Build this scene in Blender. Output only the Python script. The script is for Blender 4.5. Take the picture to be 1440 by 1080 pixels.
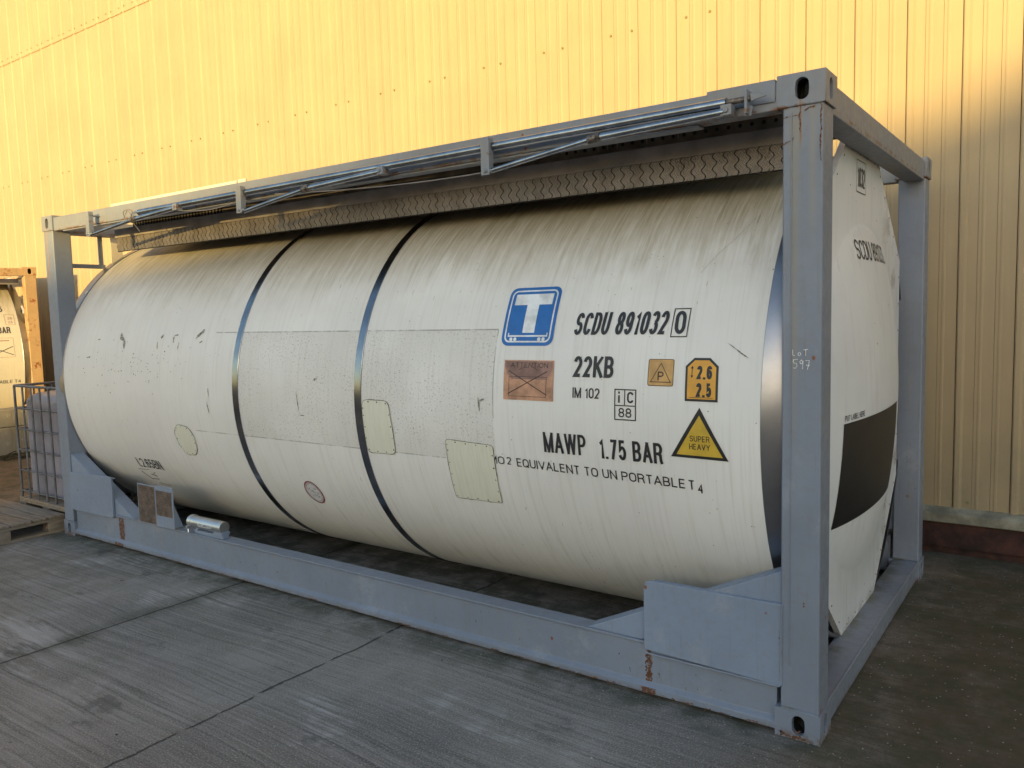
import bpy, bmesh, math, random
from mathutils import Vector, Matrix
random.seed(7)
R = math.radians
scene = bpy.context.scene
for o in list(bpy.data.objects): bpy.data.objects.remove(o)
col = scene.collection

# ------------------------------------------------------------------ camera
YAW, PITCH, ROLL = -0.6227, -0.0881, -0.0256
cam_d = bpy.data.cameras.new("camera"); cam = bpy.data.objects.new("camera", cam_d); col.objects.link(cam)
cy_, sy_, cp_, sp_ = math.cos(YAW), math.sin(YAW), math.cos(PITCH), math.sin(PITCH)
fw = Vector((sy_*cp_, cy_*cp_, sp_)); rt = Vector((cy_, -sy_, 0)); up = rt.cross(fw)
r2 = rt*math.cos(ROLL) + up*math.sin(ROLL); u2 = up*math.cos(ROLL) - rt*math.sin(ROLL)
m = Matrix((r2, u2, -fw)).transposed().to_4x4(); m.translation = Vector((6.8629, -3.133, 1.7272))
cam.matrix_world = m
cam_d.sensor_width = 36; cam_d.lens = 1129.1/1440*36; cam_d.clip_start = .05; cam_d.clip_end = 500
scene.camera = cam
scene.render.resolution_x = 1024; scene.render.resolution_y = 768

# ------------------------------------------------------------------ light
SUN = Vector((.30, -1.0, .119)).normalized()          # towards the sun
w = bpy.data.worlds.new("World"); scene.world = w; w.use_nodes = True
nt = w.node_tree; bg = nt.nodes["Background"]
sky = nt.nodes.new("ShaderNodeTexSky"); sky.sky_type = 'NISHITA'; sky.sun_disc = False
sky.sun_elevation = math.asin(SUN.z); sky.sun_rotation = math.atan2(SUN.x, SUN.y)
sky.air_density = 1.0; sky.dust_density = .85; sky.ozone_density = 1.25
nt.links.new(sky.outputs[0], bg.inputs[0]); bg.inputs[1].default_value = .15
sd = bpy.data.lights.new("sun", 'SUN'); so = bpy.data.objects.new("sun", sd); col.objects.link(so)
sd.energy = 2.5; sd.angle = R(.9); sd.color = (1.0, .70, .235)
so.rotation_euler = SUN.to_track_quat('Z', 'Y').to_euler()
scene.view_settings.view_transform = 'Standard'; scene.view_settings.look = 'None'
scene.view_settings.exposure = 1.58; scene.view_settings.gamma = 1

# ------------------------------------------------------------------ tagging helpers
def tag(o, label=None, cat=None, group=None, kind=None):
    if label: o['label'] = label
    if cat: o['category'] = cat
    if group: o['group'] = group
    if kind: o['kind'] = kind
    return o
def empty(name, loc=(0,0,0), rz=0, parent=None):
    o = bpy.data.objects.new(name, None); col.objects.link(o); o.location = loc; o.rotation_euler = (0,0,rz)
    o.empty_display_size = .2
    return o

# ------------------------------------------------------------------ mesh builder
class MB:
    def __init__(s): s.v=[]; s.f=[]; s.mi=[]; s.uv=None
    def add(s, vs, fs, mi=0):
        b=len(s.v); s.v += [tuple(p) for p in vs]; s.f += [tuple(b+i for i in f) for f in fs]; s.mi += [mi]*len(fs)
    def box(s, x0,x1,y0,y1,z0,z1, mi=0):
        v=[(x,y,z) for z in (z0,z1) for y in (y0,y1) for x in (x0,x1)]
        s.add(v,[(0,2,3,1),(4,5,7,6),(0,1,5,4),(2,6,7,3),(0,4,6,2),(1,3,7,5)],mi)
    def prism(s, poly, axis, a, b, mi=0):
        """poly in the two other axes (order x,y / x,z / y,z), extruded along axis from a to b"""
        def P(p,t):
            return {'x':(t,p[0],p[1]),'y':(p[0],t,p[1]),'z':(p[0],p[1],t)}[axis]
        n=len(poly); v=[P(p,a) for p in poly]+[P(p,b) for p in poly]
        f=[tuple(range(n)), tuple(range(2*n-1,n-1,-1))]+[(i,i+n,(i+1)%n+n,(i+1)%n) for i in range(n)]
        s.add(v,f,mi)
    def tube(s, path, r, n=12, mi=0, cap=True, r_end=None):
        path=[Vector(p) for p in path]; rings=[]
        for i,p in enumerate(path):
            d=(path[min(i+1,len(path)-1)]-path[max(i-1,0)]).normalized()
            a=Vector((0,0,1)) if abs(d.z)<.9 else Vector((1,0,0))
            u=d.cross(a).normalized(); w_=d.cross(u).normalized()
            rr=r if r_end is None else r+(r_end-r)*i/(len(path)-1)
            rings.append([p+u*math.cos(2*math.pi*k/n)*rr+w_*math.sin(2*math.pi*k/n)*rr for k in range(n)])
        v=[q for g in rings for q in g]; f=[]
        for i in range(len(path)-1):
            for k in range(n):
                f.append((i*n+k,i*n+(k+1)%n,(i+1)*n+(k+1)%n,(i+1)*n+k))
        if cap: f.append(tuple(range(n-1,-1,-1))); f.append(tuple((len(path)-1)*n+k for k in range(n)))
        s.add(v,f,mi)
    def build(s, name, mats, parent=None, bevel=0, smooth=None, seg=2):
        me=bpy.data.meshes.new(name); me.from_pydata(s.v,[],s.f)
        if not isinstance(mats,(list,tuple)): mats=[mats]
        for m_ in mats: me.materials.append(m_)
        me.polygons.foreach_set('material_index', s.mi)
        if s.uv:
            l=me.uv_layers.new(name='UVMap')
            for lp in me.loops: l.data[lp.index].uv=s.uv[lp.vertex_index]
        bm=bmesh.new(); bm.from_mesh(me); bmesh.ops.recalc_face_normals(bm, faces=bm.faces[:]); bm.to_mesh(me); bm.free()
        o=bpy.data.objects.new(name,me); col.objects.link(o)
        if parent: o.parent=parent
        if smooth is None: smooth = bevel>0
        if smooth:
            me.shade_smooth()
            try: me.set_sharp_from_angle(angle=R(35))
            except Exception: pass
        if bevel:
            b=o.modifiers.new('bevel','BEVEL'); b.width=bevel; b.segments=seg; b.limit_method='ANGLE'; b.angle_limit=R(40)
            b.harden_normals=True
        return o

# ------------------------------------------------------------------ materials
class NT:
    def __init__(s, name):
        s.m=bpy.data.materials.new(name); s.m.use_nodes=True; s.t=s.m.node_tree; s.b=s.t.nodes['Principled BSDF']
        s.geo=None
    def n(s, typ, **k):
        nd=s.t.nodes.new(typ)
        for a,b in k.items(): setattr(nd,a,b)
        return nd
    def L(s,a,b): s.t.links.new(a,b)
    def val(s, sock, v):
        if hasattr(v,'is_output') or isinstance(v,bpy.types.NodeSocket): s.L(v,sock)
        else: sock.default_value=v
    def pos(s, kind='Object'):
        tc=s.n('ShaderNodeTexCoord'); return tc.outputs[kind]
    def scale(s, vec, sc, loc=(0,0,0)):
        mp=s.n('ShaderNodeMapping'); s.L(vec,mp.inputs[0]); mp.inputs['Scale'].default_value=sc; mp.inputs['Location'].default_value=loc; return mp.outputs[0]
    def noise(s, vec, sc=5, det=4, rough=.6, sv=None):
        nd=s.n('ShaderNodeTexNoise'); s.L(s.scale(vec,sv) if sv else vec, nd.inputs['Vector'])
        nd.inputs['Scale'].default_value=sc; nd.inputs['Detail'].default_value=det; nd.inputs['Roughness'].default_value=rough
        return nd.outputs['Fac']
    def vor(s, vec, sc=5, out='Distance', feat='F1', sv=None):
        nd=s.n('ShaderNodeTexVoronoi'); nd.feature=feat; s.L(s.scale(vec,sv) if sv else vec, nd.inputs['Vector']); nd.inputs['Scale'].default_value=sc
        return nd.outputs[out]
    def ramp(s, f, lo, hi, a=0., b=1.):
        nd=s.n('ShaderNodeMapRange'); s.L(f,nd.inputs[0]); nd.inputs[1].default_value=lo; nd.inputs[2].default_value=hi
        nd.inputs[3].default_value=a; nd.inputs[4].default_value=b; nd.interpolation_type='SMOOTHSTEP'; return nd.outputs[0]
    def m2(s, op, a, b=0., c=0.):
        nd=s.n('ShaderNodeMath',operation=op); s.val(nd.inputs[0],a); s.val(nd.inputs[1],b); s.val(nd.inputs[2],c); return nd.outputs[0]
    def mul(s,a,b): return s.m2('MULTIPLY',a,b)
    def mx(s, f, a, b):
        nd=s.n('ShaderNodeMix',data_type='RGBA'); s.val(nd.inputs[0],f)
        for i,v in ((6,a),(7,b)):
            if isinstance(v,tuple): nd.inputs[i].default_value=(v+(1,))[:4]
            else: s.L(v,nd.inputs[i])
        return nd.outputs[2]
    def sep(s, vec):
        nd=s.n('ShaderNodeSeparateXYZ'); s.L(vec,nd.inputs[0]); return nd.outputs
    def bump(s, h, dist=.002, strength=1.):
        nd=s.n('ShaderNodeBump'); s.L(h,nd.inputs['Height']); nd.inputs['Distance'].default_value=dist; nd.inputs['Strength'].default_value=strength
        s.L(nd.outputs[0], s.b.inputs['Normal'])
    def fin(s, colr, rough=.5, metal=0., spec=None):
        s.val(s.b.inputs['Base Color'], colr if not isinstance(colr,tuple) else (colr+(1,))[:4]); s.val(s.b.inputs['Roughness'],rough); s.val(s.b.inputs['Metallic'],metal)
        if spec is not None: s.b.inputs['Specular IOR Level'].default_value=spec
        return s.m

def plain(name, c, rough=.6, metal=0., nz=.12, sc=12):
    t=NT(name); p=t.pos(); f=t.noise(p,sc,5,.65)
    d=tuple(x*(1-nz*2) for x in c); l=tuple(min(1,x*(1+nz)) for x in c)
    return t.fin(t.mx(t.ramp(f,.3,.7),d,l), rough, metal)

def paint(name, c, rust=.5, rustcol=(.23,.075,.02), streak=True, dirt=(.20,.16,.12), drips=False):
    """weathered container paint: fine tone change, dirt streaks, chips and rust blooms"""
    t=NT(name); p=t.pos()
    big=t.noise(p,1.6,4,.6); fine=t.noise(p,26,4,.7)
    colr=t.mx(t.ramp(big,.3,.72), tuple(x*.86 for x in c), tuple(min(1,x*1.06) for x in c))
    colr=t.mx(t.mul(t.ramp(fine,.45,.75),.25), colr, dirt)
    if streak:
        st=t.noise(p,1,5,.65,sv=(34,34,1.6)); mk=t.ramp(t.noise(p,1.3,2,.5),.45,.65)
        colr=t.mx(t.mul(t.mul(t.ramp(st,.50,.70),mk),.5), colr, (.27,.23,.16))
        st2=t.noise(p,1,4,.6,sv=(60,60,2.5)); colr=t.mx(t.mul(t.ramp(st2,.56,.72),.3), colr, (.16,.15,.14))
        sm=t.noise(p,2.4,6,.75); colr=t.mx(t.mul(t.ramp(sm,.56,.68),.22), colr, (.40,.40,.41))
    if drips:
        q=t.sep(p); wb=t.mul(t.m2('SUBTRACT',t.noise(p,6,3,.6),.5),.012)
        for x0,wd,z0,z1,cc,am in ((5.948,.022,1.15,2.42,(.27,.24,.17),.45),(5.966,.006,2.30,2.50,(.26,.10,.03),.9),(.060,.008,1.95,2.50,(.45,.20,.07),.9),(.075,.006,1.6,2.3,(.30,.20,.12),.5),(6.012,.020,1.9,2.46,(.28,.25,.19),.35)):
            dx=t.m2('ABSOLUTE',t.m2('SUBTRACT',t.m2('ADD',q[0],wb),x0)); mkk=t.mul(t.mul(t.ramp(dx,wd,wd*.1),t.ramp(q[1],.02,.015)),t.mul(t.ramp(q[2],z0,z0+.35*(z1-z0)),t.ramp(q[2],z1+.01,z1)))
            colr=t.mx(t.mul(mkk,am),colr,cc)
        # grime lying on the horizontal ledges and along the ground edge
        lo=t.mul(t.ramp(q[2],.05,.0),t.ramp(t.noise(p,16,5,.75),.42,.55)); colr=t.mx(t.mul(lo,.85),colr,(.13,.07,.035))
        jn=t.mul(t.ramp(t.m2('ABSOLUTE',t.m2('SUBTRACT',q[2],2.472)),.012,.003),t.ramp(t.noise(p,14,4,.7),.48,.56)); colr=t.mx(jn,colr,(.16,.065,.025))
        ms=t.mul(t.mul(t.ramp(q[0],6.01,5.93),t.ramp(q[0],5.90,5.91)),t.mul(t.ramp(q[2],.112,.117),t.mul(t.ramp(q[2],.130,.124),t.ramp(t.noise(p,7,5,.7),.36,.62)))); colr=t.mx(t.mul(ms,.8),colr,(.10,.10,.055))
        tp=t.mul(t.ramp(q[2],2.25,2.5),t.ramp(t.noise(p,4,5,.7),.35,.65,.25,.9)); colr=t.mx(t.mul(tp,.55),colr,(.25,.225,.19))  # yellow bounce light on the upper frame, put into the colour
    # rust blooms
    rn=t.noise(p,5.5,8,.78); thr=.78-.14*rust
    rm=t.ramp(rn,thr,thr+.035)
    sp=t.vor(p,9,sv=(1,1,.8)); spn=t.noise(p,40,3,.6)
    chip=t.mul(t.ramp(sp,.085,.055),t.ramp(t.noise(p,3.1,2,.5),.52-.06*rust,.56))
    rr=t.m2('MAXIMUM',rm,chip)
    rc=t.mx(spn,(rustcol[0]*.45,rustcol[1]*.4,rustcol[2]*.5),tuple(x*1.25 for x in rustcol))
    colr=t.mx(rr,colr,rc)
    t.bump(t.m2('ADD',t.mul(t.noise(p,14,5,.7),.6),t.mul(rr,.5)),.0022,.6)
    return t.fin(colr, t.ramp(fine,.2,.8,.38,.58))

M={}
M['grey'] = paint('grey_container_paint',(.205,.235,.295),.7,drips=True)
M['grey_clean'] = paint('grey_plate_paint',(.215,.26,.345),.4)
M['rusty'] = paint('rusted_cream_paint',(.46,.30,.15),1.55,rustcol=(.30,.11,.03))
M['rust'] = None
def rust_mat():
    t=NT('rust'); p=t.pos(); f=t.noise(p,38,6,.7); g=t.noise(p,9,5,.7)
    c=t.mx(f,(.07,.025,.012),(.34,.12,.03)); c=t.mx(t.ramp(g,.5,.7),c,(.45,.22,.08)); t.bump(f,.003); return t.fin(c,.9)
M['rust']=rust_mat()
def rust_edge():
    t=NT('rust_through_paint'); p=t.pos(); f=t.noise(p,30,6,.75); g=t.noise(p,60,5,.75); h=t.noise(p,11,4,.7)
    c=t.mx(f,(.04,.017,.010),(.20,.075,.026)); c=t.mx(t.ramp(h,.54,.66),c,(.26,.15,.07)); c=t.mx(t.ramp(g,.52,.60),c,(.19,.21,.25)); t.bump(f,.003); return t.fin(c,.85)
M['rust_edge']=rust_edge()
def chrome(name, c=(.62,.62,.63), ro=.16, dirt=.3):
    t=NT(name); p=t.pos(); f=t.noise(p,7,5,.7); g=t.noise(p,60,3,.6)
    t.bump(t.noise(p,5,2,.5),.0015,.5)
    return t.fin(t.mx(t.mul(t.ramp(f,.5,.8),dirt),c,(.16,.13,.10)), t.ramp(g,.2,.8,ro*.8,ro*1.7),1.)
M['chrome']=plain('polished_steel_tube',(.36,.37,.40),.24,1.,nz=.15,sc=9)
M['band']=plain('polished_steel_band',(.27,.285,.32),.20,1.,nz=.12,sc=6)
M['endband']=plain('dull_steel_edge',(.30,.31,.34),.36,1.,nz=.10,sc=2.5)
M['tin']=plain('brushed_tin',(.62,.62,.63),.32,.9,nz=.05,sc=5)
M['bronze']=plain('aged_metal_plate',(.21,.155,.125),.42,.5,nz=.25,sc=14)
M['joint']=plain('tarnished_joint',(.17,.145,.13),.5,.6,nz=.35,sc=40)
M['dark']=plain('dark_void',(.012,.012,.012),.9)
M['black']=plain('black_vinyl',(.014,.014,.016),.45,nz=.2)
M['ink']=plain('black_ink',(.022,.022,.026),.5,nz=.2)
M['ink_grey']=plain('worn_black_ink',(.075,.075,.08),.6,nz=.3,sc=60)
M['white']=plain('white_vinyl',(.72,.74,.76),.4)
M['blue']=plain('blue_vinyl',(.018,.13,.42),.4,nz=.06)
M['amber']=plain('amber_vinyl',(.68,.33,.03),.4,nz=.08)
M['mustard']=plain('mustard_vinyl',(.56,.37,.04),.45,nz=.08)
M['faded']=plain('faded_orange_sticker',(.50,.27,.17),.6,nz=.22,sc=9)
M['faded_orange']=plain('small_orange_sticker',(.55,.32,.11),.5,nz=.12,sc=14)
M['sticker_dark']=plain('faded_sticker_print',(.30,.17,.14),.6,nz=.2)
M['line_orange']=plain('ink_line_on_sticker',(.05,.03,.025),.6)
M['pink']=plain('faded_red_print',(.34,.12,.13),.6,nz=.4,sc=60)
M['pale']=plain('pale_sticker',(.62,.60,.60),.5,nz=.1,sc=40)
M['chalk']=plain('chalk',(.80,.81,.82),.9,nz=.25,sc=160)
M['scrape']=plain('scraped_cladding',(.33,.31,.26),.7,nz=.5,sc=90)
M['moss']=plain('dark_mossy_edge',(.055,.055,.03),.9,nz=.4,sc=50)

def shell_mat(name, c=(.74,.725,.705), old=True):
    t=NT(name); uv=t.n('ShaderNodeUVMap'); u=uv.outputs[0]; s=t.sep(u); X,S=s[0],s[1]
    p=t.pos()
    base=t.mx(t.ramp(t.noise(p,1.1,4,.6),.3,.7),tuple(x*.93 for x in c),tuple(min(1,x*1.04) for x in c))
    # fine run marks following the curve of the drum
    st=t.noise(u,1,6,.62,sv=(60,1.5,1)); st2=t.noise(u,1,5,.7,sv=(21,2.2,1))
    base=t.mx(t.mul(t.ramp(st,.47,.74),.26),base,(.42,.38,.31)); base=t.mx(t.mul(t.ramp(X,3.2,.2),.35),base,(.66,.615,.56))  # second mix: warm fill light towards the left end, put into the colour
    # grime fading down from the walkway
    wob=t.m2('ADD',S,t.mul(t.m2('SUBTRACT',st2,.5),.85))
    g=t.ramp(wob,.60,1.12)
    gn=t.mul(g,t.ramp(t.noise(u,1,6,.75,sv=(60,2.2,1)),.30,.62,.34,1.0))
    base=t.mx(t.mul(gn,.84),base,(.295,.245,.15))
    g2=t.mul(t.ramp(wob,.98,1.30),t.mul(t.ramp(t.noise(u,1,4,.7,sv=(3,1.0,1)),.40,.60),t.ramp(t.noise(u,1,4,.7,sv=(30,2.2,1)),.38,.60,.25,1.)))
    base=t.mx(t.mul(g2,.72),base,(.17,.15,.07))
    drip=t.mul(t.ramp(t.noise(u,1,5,.7,sv=(26,.9,1)),.56,.70),t.ramp(S,.35,1.0)); base=t.mx(t.mul(drip,.55),base,(.30,.25,.17))
    halo=t.mul(t.ramp(S,.25,.85),t.ramp(t.noise(u,1,4,.65,sv=(1.2,2,1)),.3,.65)); base=t.mx(t.mul(halo,.30),base,(.42,.38,.30))
    # yellowed lower belly
    base=t.mx(t.mul(t.ramp(S,-.45,-1.1),.22),base,(.52,.47,.36))
    lo=t.mul(t.ramp(st2,.5,.75),t.ramp(S,-.3,-.9))
    base=t.mx(t.mul(lo,.4),base,(.38,.34,.27))
    if old:
        # residue rectangle where an old sign was peeled off
        def band(v,a,b,e=.004): return t.mul(t.ramp(v,a-e,a+e),t.ramp(v,b+e,b-e))
        rx=band(X,2.446,4.485); rs=band(S,-.27,.405); rect=t.mul(rx,rs)
        fade=t.ramp(t.noise(u,1.6,3,.5),.25,.6)
        base=t.mx(t.mul(t.mul(rect,fade),.30),base,(.45,.42,.37))
        sp=t.ramp(t.noise(u,85,3,.75),.57,.66); spm=t.mul(t.mul(rect,t.ramp(t.noise(u,2.3,3,.6),.28,.58)),sp)
        base=t.mx(t.mul(spm,.8),base,(.16,.13,.10))
        edge=t.m2('MAXIMUM', t.mul(band(S,.402,.409,.0015),band(X,2.15,4.485)), t.mul(band(S,-.275,-.269,.0012),band(X,1.9,4.2)))
        edge=t.m2('MAXIMUM', edge, t.mul(band(X,4.483,4.489,.001),band(S,-.04,.405)))
        base=t.mx(t.mul(t.mul(edge,t.ramp(t.noise(u,9,4,.8),.32,.6)),.62),base,(.13,.11,.09))
        # left speckle cluster + scuffs
        cl=t.mul(t.ramp(t.noise(u,75,4,.8),.63,.69),t.mul(t.ramp(t.noise(u,2.0,2,.5,),.45,.62),t.mul(band(X,.2,2.3,.1),band(S,-.1,.45,.1))))
        base=t.mx(t.mul(cl,.75),base,(.12,.10,.07))
        # lightly curved scratches
    sc=t.mul(t.ramp(t.noise(u,1,2,.5,sv=(70,9,1)),.735,.75),t.ramp(t.noise(u,2.6,2,.5),.5,.6))
    base=t.mx(t.mul(sc,.6),base,(.16,.14,.12))
    spk=t.mul(t.ramp(t.vor(u,34),.11,.06),t.ramp(t.noise(u,6,2,.5),.56,.62))
    base=t.mx(t.mul(spk,.8),base,(.07,.055,.045))
    spk2=t.mul(t.ramp(t.vor(u,13),.045,.03),t.ramp(t.noise(u,3.3,2,.5),.50,.56))
    base=t.mx(t.mul(spk2,.8),base,(.06,.05,.04))
    hh=t.m2('ADD',t.mul(t.noise(u,1,3,.5,sv=(1.6,2.4,1)),1.6),t.mul(t.noise(u,1,3,.6,sv=(50,3,1)),.04))
    t.bump(hh,.008,.7)
    return t.fin(base,.5,0,.3)
M['shell']=shell_mat('white_tank_cladding')
M['shell_far']=shell_mat('cream_tank_cladding',(.60,.56,.47),False)
def end_mat():
    t=NT('white_end_cover'); p=t.pos()
    b=t.mx(t.ramp(t.noise(p,1.3,4,.6),.3,.7),(.66,.66,.67),(.74,.74,.75))
    st=t.noise(p,1,5,.7,sv=(20,20,1.4)); b=t.mx(t.mul(t.ramp(st,.52,.75),.3),b,(.36,.31,.27))
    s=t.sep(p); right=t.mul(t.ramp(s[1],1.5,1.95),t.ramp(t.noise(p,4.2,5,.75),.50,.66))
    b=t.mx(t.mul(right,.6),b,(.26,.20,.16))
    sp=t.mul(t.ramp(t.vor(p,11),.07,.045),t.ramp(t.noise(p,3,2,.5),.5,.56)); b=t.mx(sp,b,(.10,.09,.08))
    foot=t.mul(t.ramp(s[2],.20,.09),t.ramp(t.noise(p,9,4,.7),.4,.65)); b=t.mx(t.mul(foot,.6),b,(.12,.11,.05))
    t.bump(t.noise(p,1.7,2,.5),.012,.6)
    return t.fin(b,.45,0,.35)
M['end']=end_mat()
def patch_mat():
    t=NT('cream_patch_cladding'); p=t.pos(); st=t.noise(p,1,5,.7,sv=(90,6,6))
    b=t.mx(t.ramp(st,.4,.7),(.69,.675,.57),(.62,.60,.50)); return t.fin(b,.5)
M['patch']=patch_mat()
def tread_mat():
    t=NT('aluminium_tread'); p=t.pos(); s=t.sep(p)
    a=t.m2('SINE',t.mul(t.m2('ADD',s[0],s[2]),430)); c=t.m2('SINE',t.mul(t.m2('SUBTRACT',s[0],s[2]),430))
    ck=t.ramp(t.m2('SINE',t.mul(s[2],180)),-.05,.05)
    mxh=t.n('ShaderNodeMix'); t.L(ck,mxh.inputs[0]); t.L(a,mxh.inputs[2]); t.L(c,mxh.inputs[3])
    t.bump(t.ramp(mxh.outputs[0],.2,.8),.0025,.8)
    f=t.noise(p,6,5,.7); b=t.mx(t.ramp(f,.35,.7),(.28,.25,.235),(.18,.155,.135))
    b=t.mx(t.mul(t.ramp(mxh.outputs[0],.0,-.6),.25),b,(.12,.10,.09))
    blot=t.mul(t.ramp(t.noise(p,1,5,.75,sv=(7,7,3)),.62,.70),.8); b=t.mx(blot,b,(.05,.045,.035))
    return t.fin(b,.55,.45)
M['tread']=tread_mat()
M['alu']=plain('dull_aluminium',(.25,.22,.20),.6,.0,nz=.15,sc=5)
M['deck_under']=plain('dark_deck_underside',(.17,.14,.12),.75,.0,nz=.3,sc=4)
M['flap']=plain('cream_flap_paint',(.60,.55,.46),.6,nz=.05,sc=4)

def wood(name, a=(.30,.22,.15), b=(.16,.115,.08), sv=(3,26,26)):
    t=NT(name); p=t.pos(); g=t.noise(p,1.6,6,.7,sv=sv); k=t.noise(p,2.3,4,.6)
    c=t.mx(t.ramp(g,.35,.65),b,a); c=t.mx(t.mul(t.ramp(k,.4,.7),.5),c,(.23,.21,.19)); t.bump(g,.003,.8); return t.fin(c,.85)
M['wood']=wood('weathered_pallet_boards'); M['wood_x']=wood('weathered_pallet_boards_across',(.33,.25,.17),(.18,.13,.09),(26,3,26))
def concrete_block_mat():
    t=NT('stained_concrete'); p=t.pos(); f=t.noise(p,5,7,.7); st=t.noise(p,1,5,.7,sv=(14,14,1.6))
    c=t.mx(f,(.20,.185,.15),(.36,.33,.27)); c=t.mx(t.mul(t.ramp(st,.45,.7),.6),c,(.10,.095,.06)); c=t.mx(t.mul(t.ramp(t.noise(p,22,3,.6),.6,.7),.5),c,(.5,.47,.4))
    t.bump(f,.01); return t.fin(c,.9)
M['concrete']=concrete_block_mat()

def wall_mat(name, c):
    t=NT(name); p=t.pos(); s=t.sep(p)
    f=t.noise(p,.9,4,.6); st=t.noise(p,1,4,.65,sv=(9,9,.35))
    b=t.mx(t.ramp(f,.3,.7),tuple(x*.94 for x in c),tuple(min(1,x*1.04) for x in c))
    b=t.mx(t.mul(t.ramp(st,.45,.75),.22),b,tuple(x*.72 for x in c))
    lowd=t.mul(t.ramp(s[2],1.3,.3),t.ramp(t.noise(p,3,5,.7),.3,.7,.4,1.)); b=t.mx(t.mul(lowd,.55),b,(.19,.175,.12))
    t.bump(t.noise(p,1.3,2,.5),.004,.5)
    return t.fin(b,.55,0,.3)
M['wall']=wall_mat('beige_wall_sheet',(.41,.315,.19))
M['wall_groove']=plain('groove_shade_paint',(.12,.09,.055),.8)  # overlap shadow inside the sheet grooves, given as a dark colour
M['trim']=plain('pale_flashing',(.25,.24,.185),.6,nz=.25,sc=6)
M['red']=plain('dark_red_steel',(.055,.018,.014),.7,nz=.5,sc=4)
M['screw']=plain('screw_caps',(.20,.17,.08),.5)

def ground_mat():
    t=NT('brushed_concrete'); p=t.pos(); s=t.sep(p); X,Y=s[0],s[1]
    wob=t.m2('ADD',Y,t.mul(t.m2('SUBTRACT',t.noise(p,.55,2,.5),.5),.16))
    cb=t.n('ShaderNodeCombineXYZ'); t.L(t.mul(X,.35),cb.inputs[0]); t.L(wob,cb.inputs[1])
    br=t.noise(cb.outputs[0],1,7,.8,sv=(1.5,46,1)); br2=t.noise(cb.outputs[0],1,5,.7,sv=(.8,13,1))
    big=t.noise(p,.8,5,.65); mid=t.noise(p,3.5,5,.7); fine=t.noise(p,120,3,.7)
    c=t.mx(t.ramp(big,.35,.65),(.185,.160,.146),(.295,.257,.230))
    c=t.mx(t.mul(t.ramp(mid,.4,.65),.55),c,(.21,.185,.15))
    brm=t.ramp(t.noise(p,1.15,3,.6),.35,.6,.5,1.)
    c=t.mx(t.mul(t.mul(t.ramp(br,.50,.62),.58),brm),c,(.045,.040,.040))
    c=t.mx(t.mul(t.mul(t.ramp(br,.48,.38),.6),brm),c,(.38,.34,.31))
    c=t.mx(t.mul(t.ramp(br2,.54,.68),.38),c,(.10,.09,.082))
    c=t.mx(t.mul(t.ramp(fine,.50,.64),.6),c,(.43,.41,.38)); c=t.mx(t.mul(t.ramp(t.noise(p,170,2,.6),.55,.68),.55),c,(.05,.048,.045))
    # pale scoured patches
    pale=t.mul(t.ramp(t.noise(p,1.3,5,.7),.56,.66),t.ramp(br,.56,.40)); c=t.mx(t.mul(pale,.75),c,(.45,.42,.405))
    # brown damp dirt towards the back right and the far left
    dr=t.mul(t.ramp(X,5.4,6.5),t.ramp(Y,-1.5,.3)); c=t.mx(t.mul(dr,t.ramp(mid,.3,.6,.70,.96)),c,t.mx(mid,(.030,.024,.016),(.105,.080,.050)))
    dl=t.ramp(t.m2('ADD',X,t.mul(big,1.6)),-.2,-1.6); c=t.mx(t.mul(dl,.9),c,t.mx(mid,(.10,.055,.032),(.20,.12,.075)))
    gl=t.mul(t.ramp(X,2.2,.6),.40); c=t.mx(t.mul(gl,t.ramp(mid,.35,.6)),c,(.14,.12,.085))
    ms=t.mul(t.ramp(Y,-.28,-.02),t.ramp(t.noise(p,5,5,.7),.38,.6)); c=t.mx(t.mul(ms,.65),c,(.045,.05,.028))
    # dark oil spots
    ol=t.ramp(t.noise(p,1.7,5,.65,sv=(1,1.6,1)),.60,.68); c=t.mx(t.mul(ol,.5),c,(.05,.047,.045))
    sw=t.mul(t.mul(t.ramp(X,2.9,2.2),t.ramp(X,1.2,1.7)),t.mul(t.ramp(Y,-.9,-1.25),t.ramp(t.noise(p,1,6,.75,sv=(1.2,9,1)),.45,.60))); c=t.mx(t.mul(sw,.6),c,(.50,.46,.44))
    # slab joints
    def joint(x0,wd,wb):
        dx=t.m2('ABSOLUTE',t.m2('ADD',t.m2('SUBTRACT',X,x0),t.mul(t.m2('SUBTRACT',t.noise(p,3,4,.7),.5),wb)))
        return dx,t.ramp(dx,wd,wd*.4)
    d1,j1=joint(2.37,.010,.02); d2,j2=joint(3.80,.010,.08); d3,j3=joint(-1.1,.010,.03); d4,j4=joint(8.2,.012,.03)
    halo=t.mul(t.ramp(d1,.16,.0),t.ramp(mid,.3,.6)); c=t.mx(t.mul(halo,.55),c,(.045,.05,.028))
    j2=t.mul(j2,t.ramp(t.noise(p,5,3,.6),.36,.46))
    jj=t.m2('MAXIMUM',t.m2('MAXIMUM',j1,j2),t.m2('MAXIMUM',j3,j4)); c=t.mx(t.mul(jj,.72),c,(.012,.012,.010))
    vs=t.vor(p,70,'Distance'); vc=t.n('ShaderNodeTexVoronoi'); t.L(p,vc.inputs['Vector']); vc.inputs['Scale'].default_value=70
    sel=t.ramp(t.sep(vc.outputs['Color'])[0],.93,.95); stn=t.mul(sel,t.ramp(vs,.30,.18)); c=t.mx(t.mul(stn,.8),c,(.42,.40,.36))
    h=t.m2('ADD',t.mul(br,.9),t.m2('ADD',t.mul(fine,.25),t.mul(jj,-2.0))); h=t.m2('ADD',h,t.mul(stn,.5))
    t.bump(h,.006,.9)
    return t.fin(c,t.ramp(mid,.3,.7,.72,.9),0,.3)
M['ground']=ground_mat()

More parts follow.
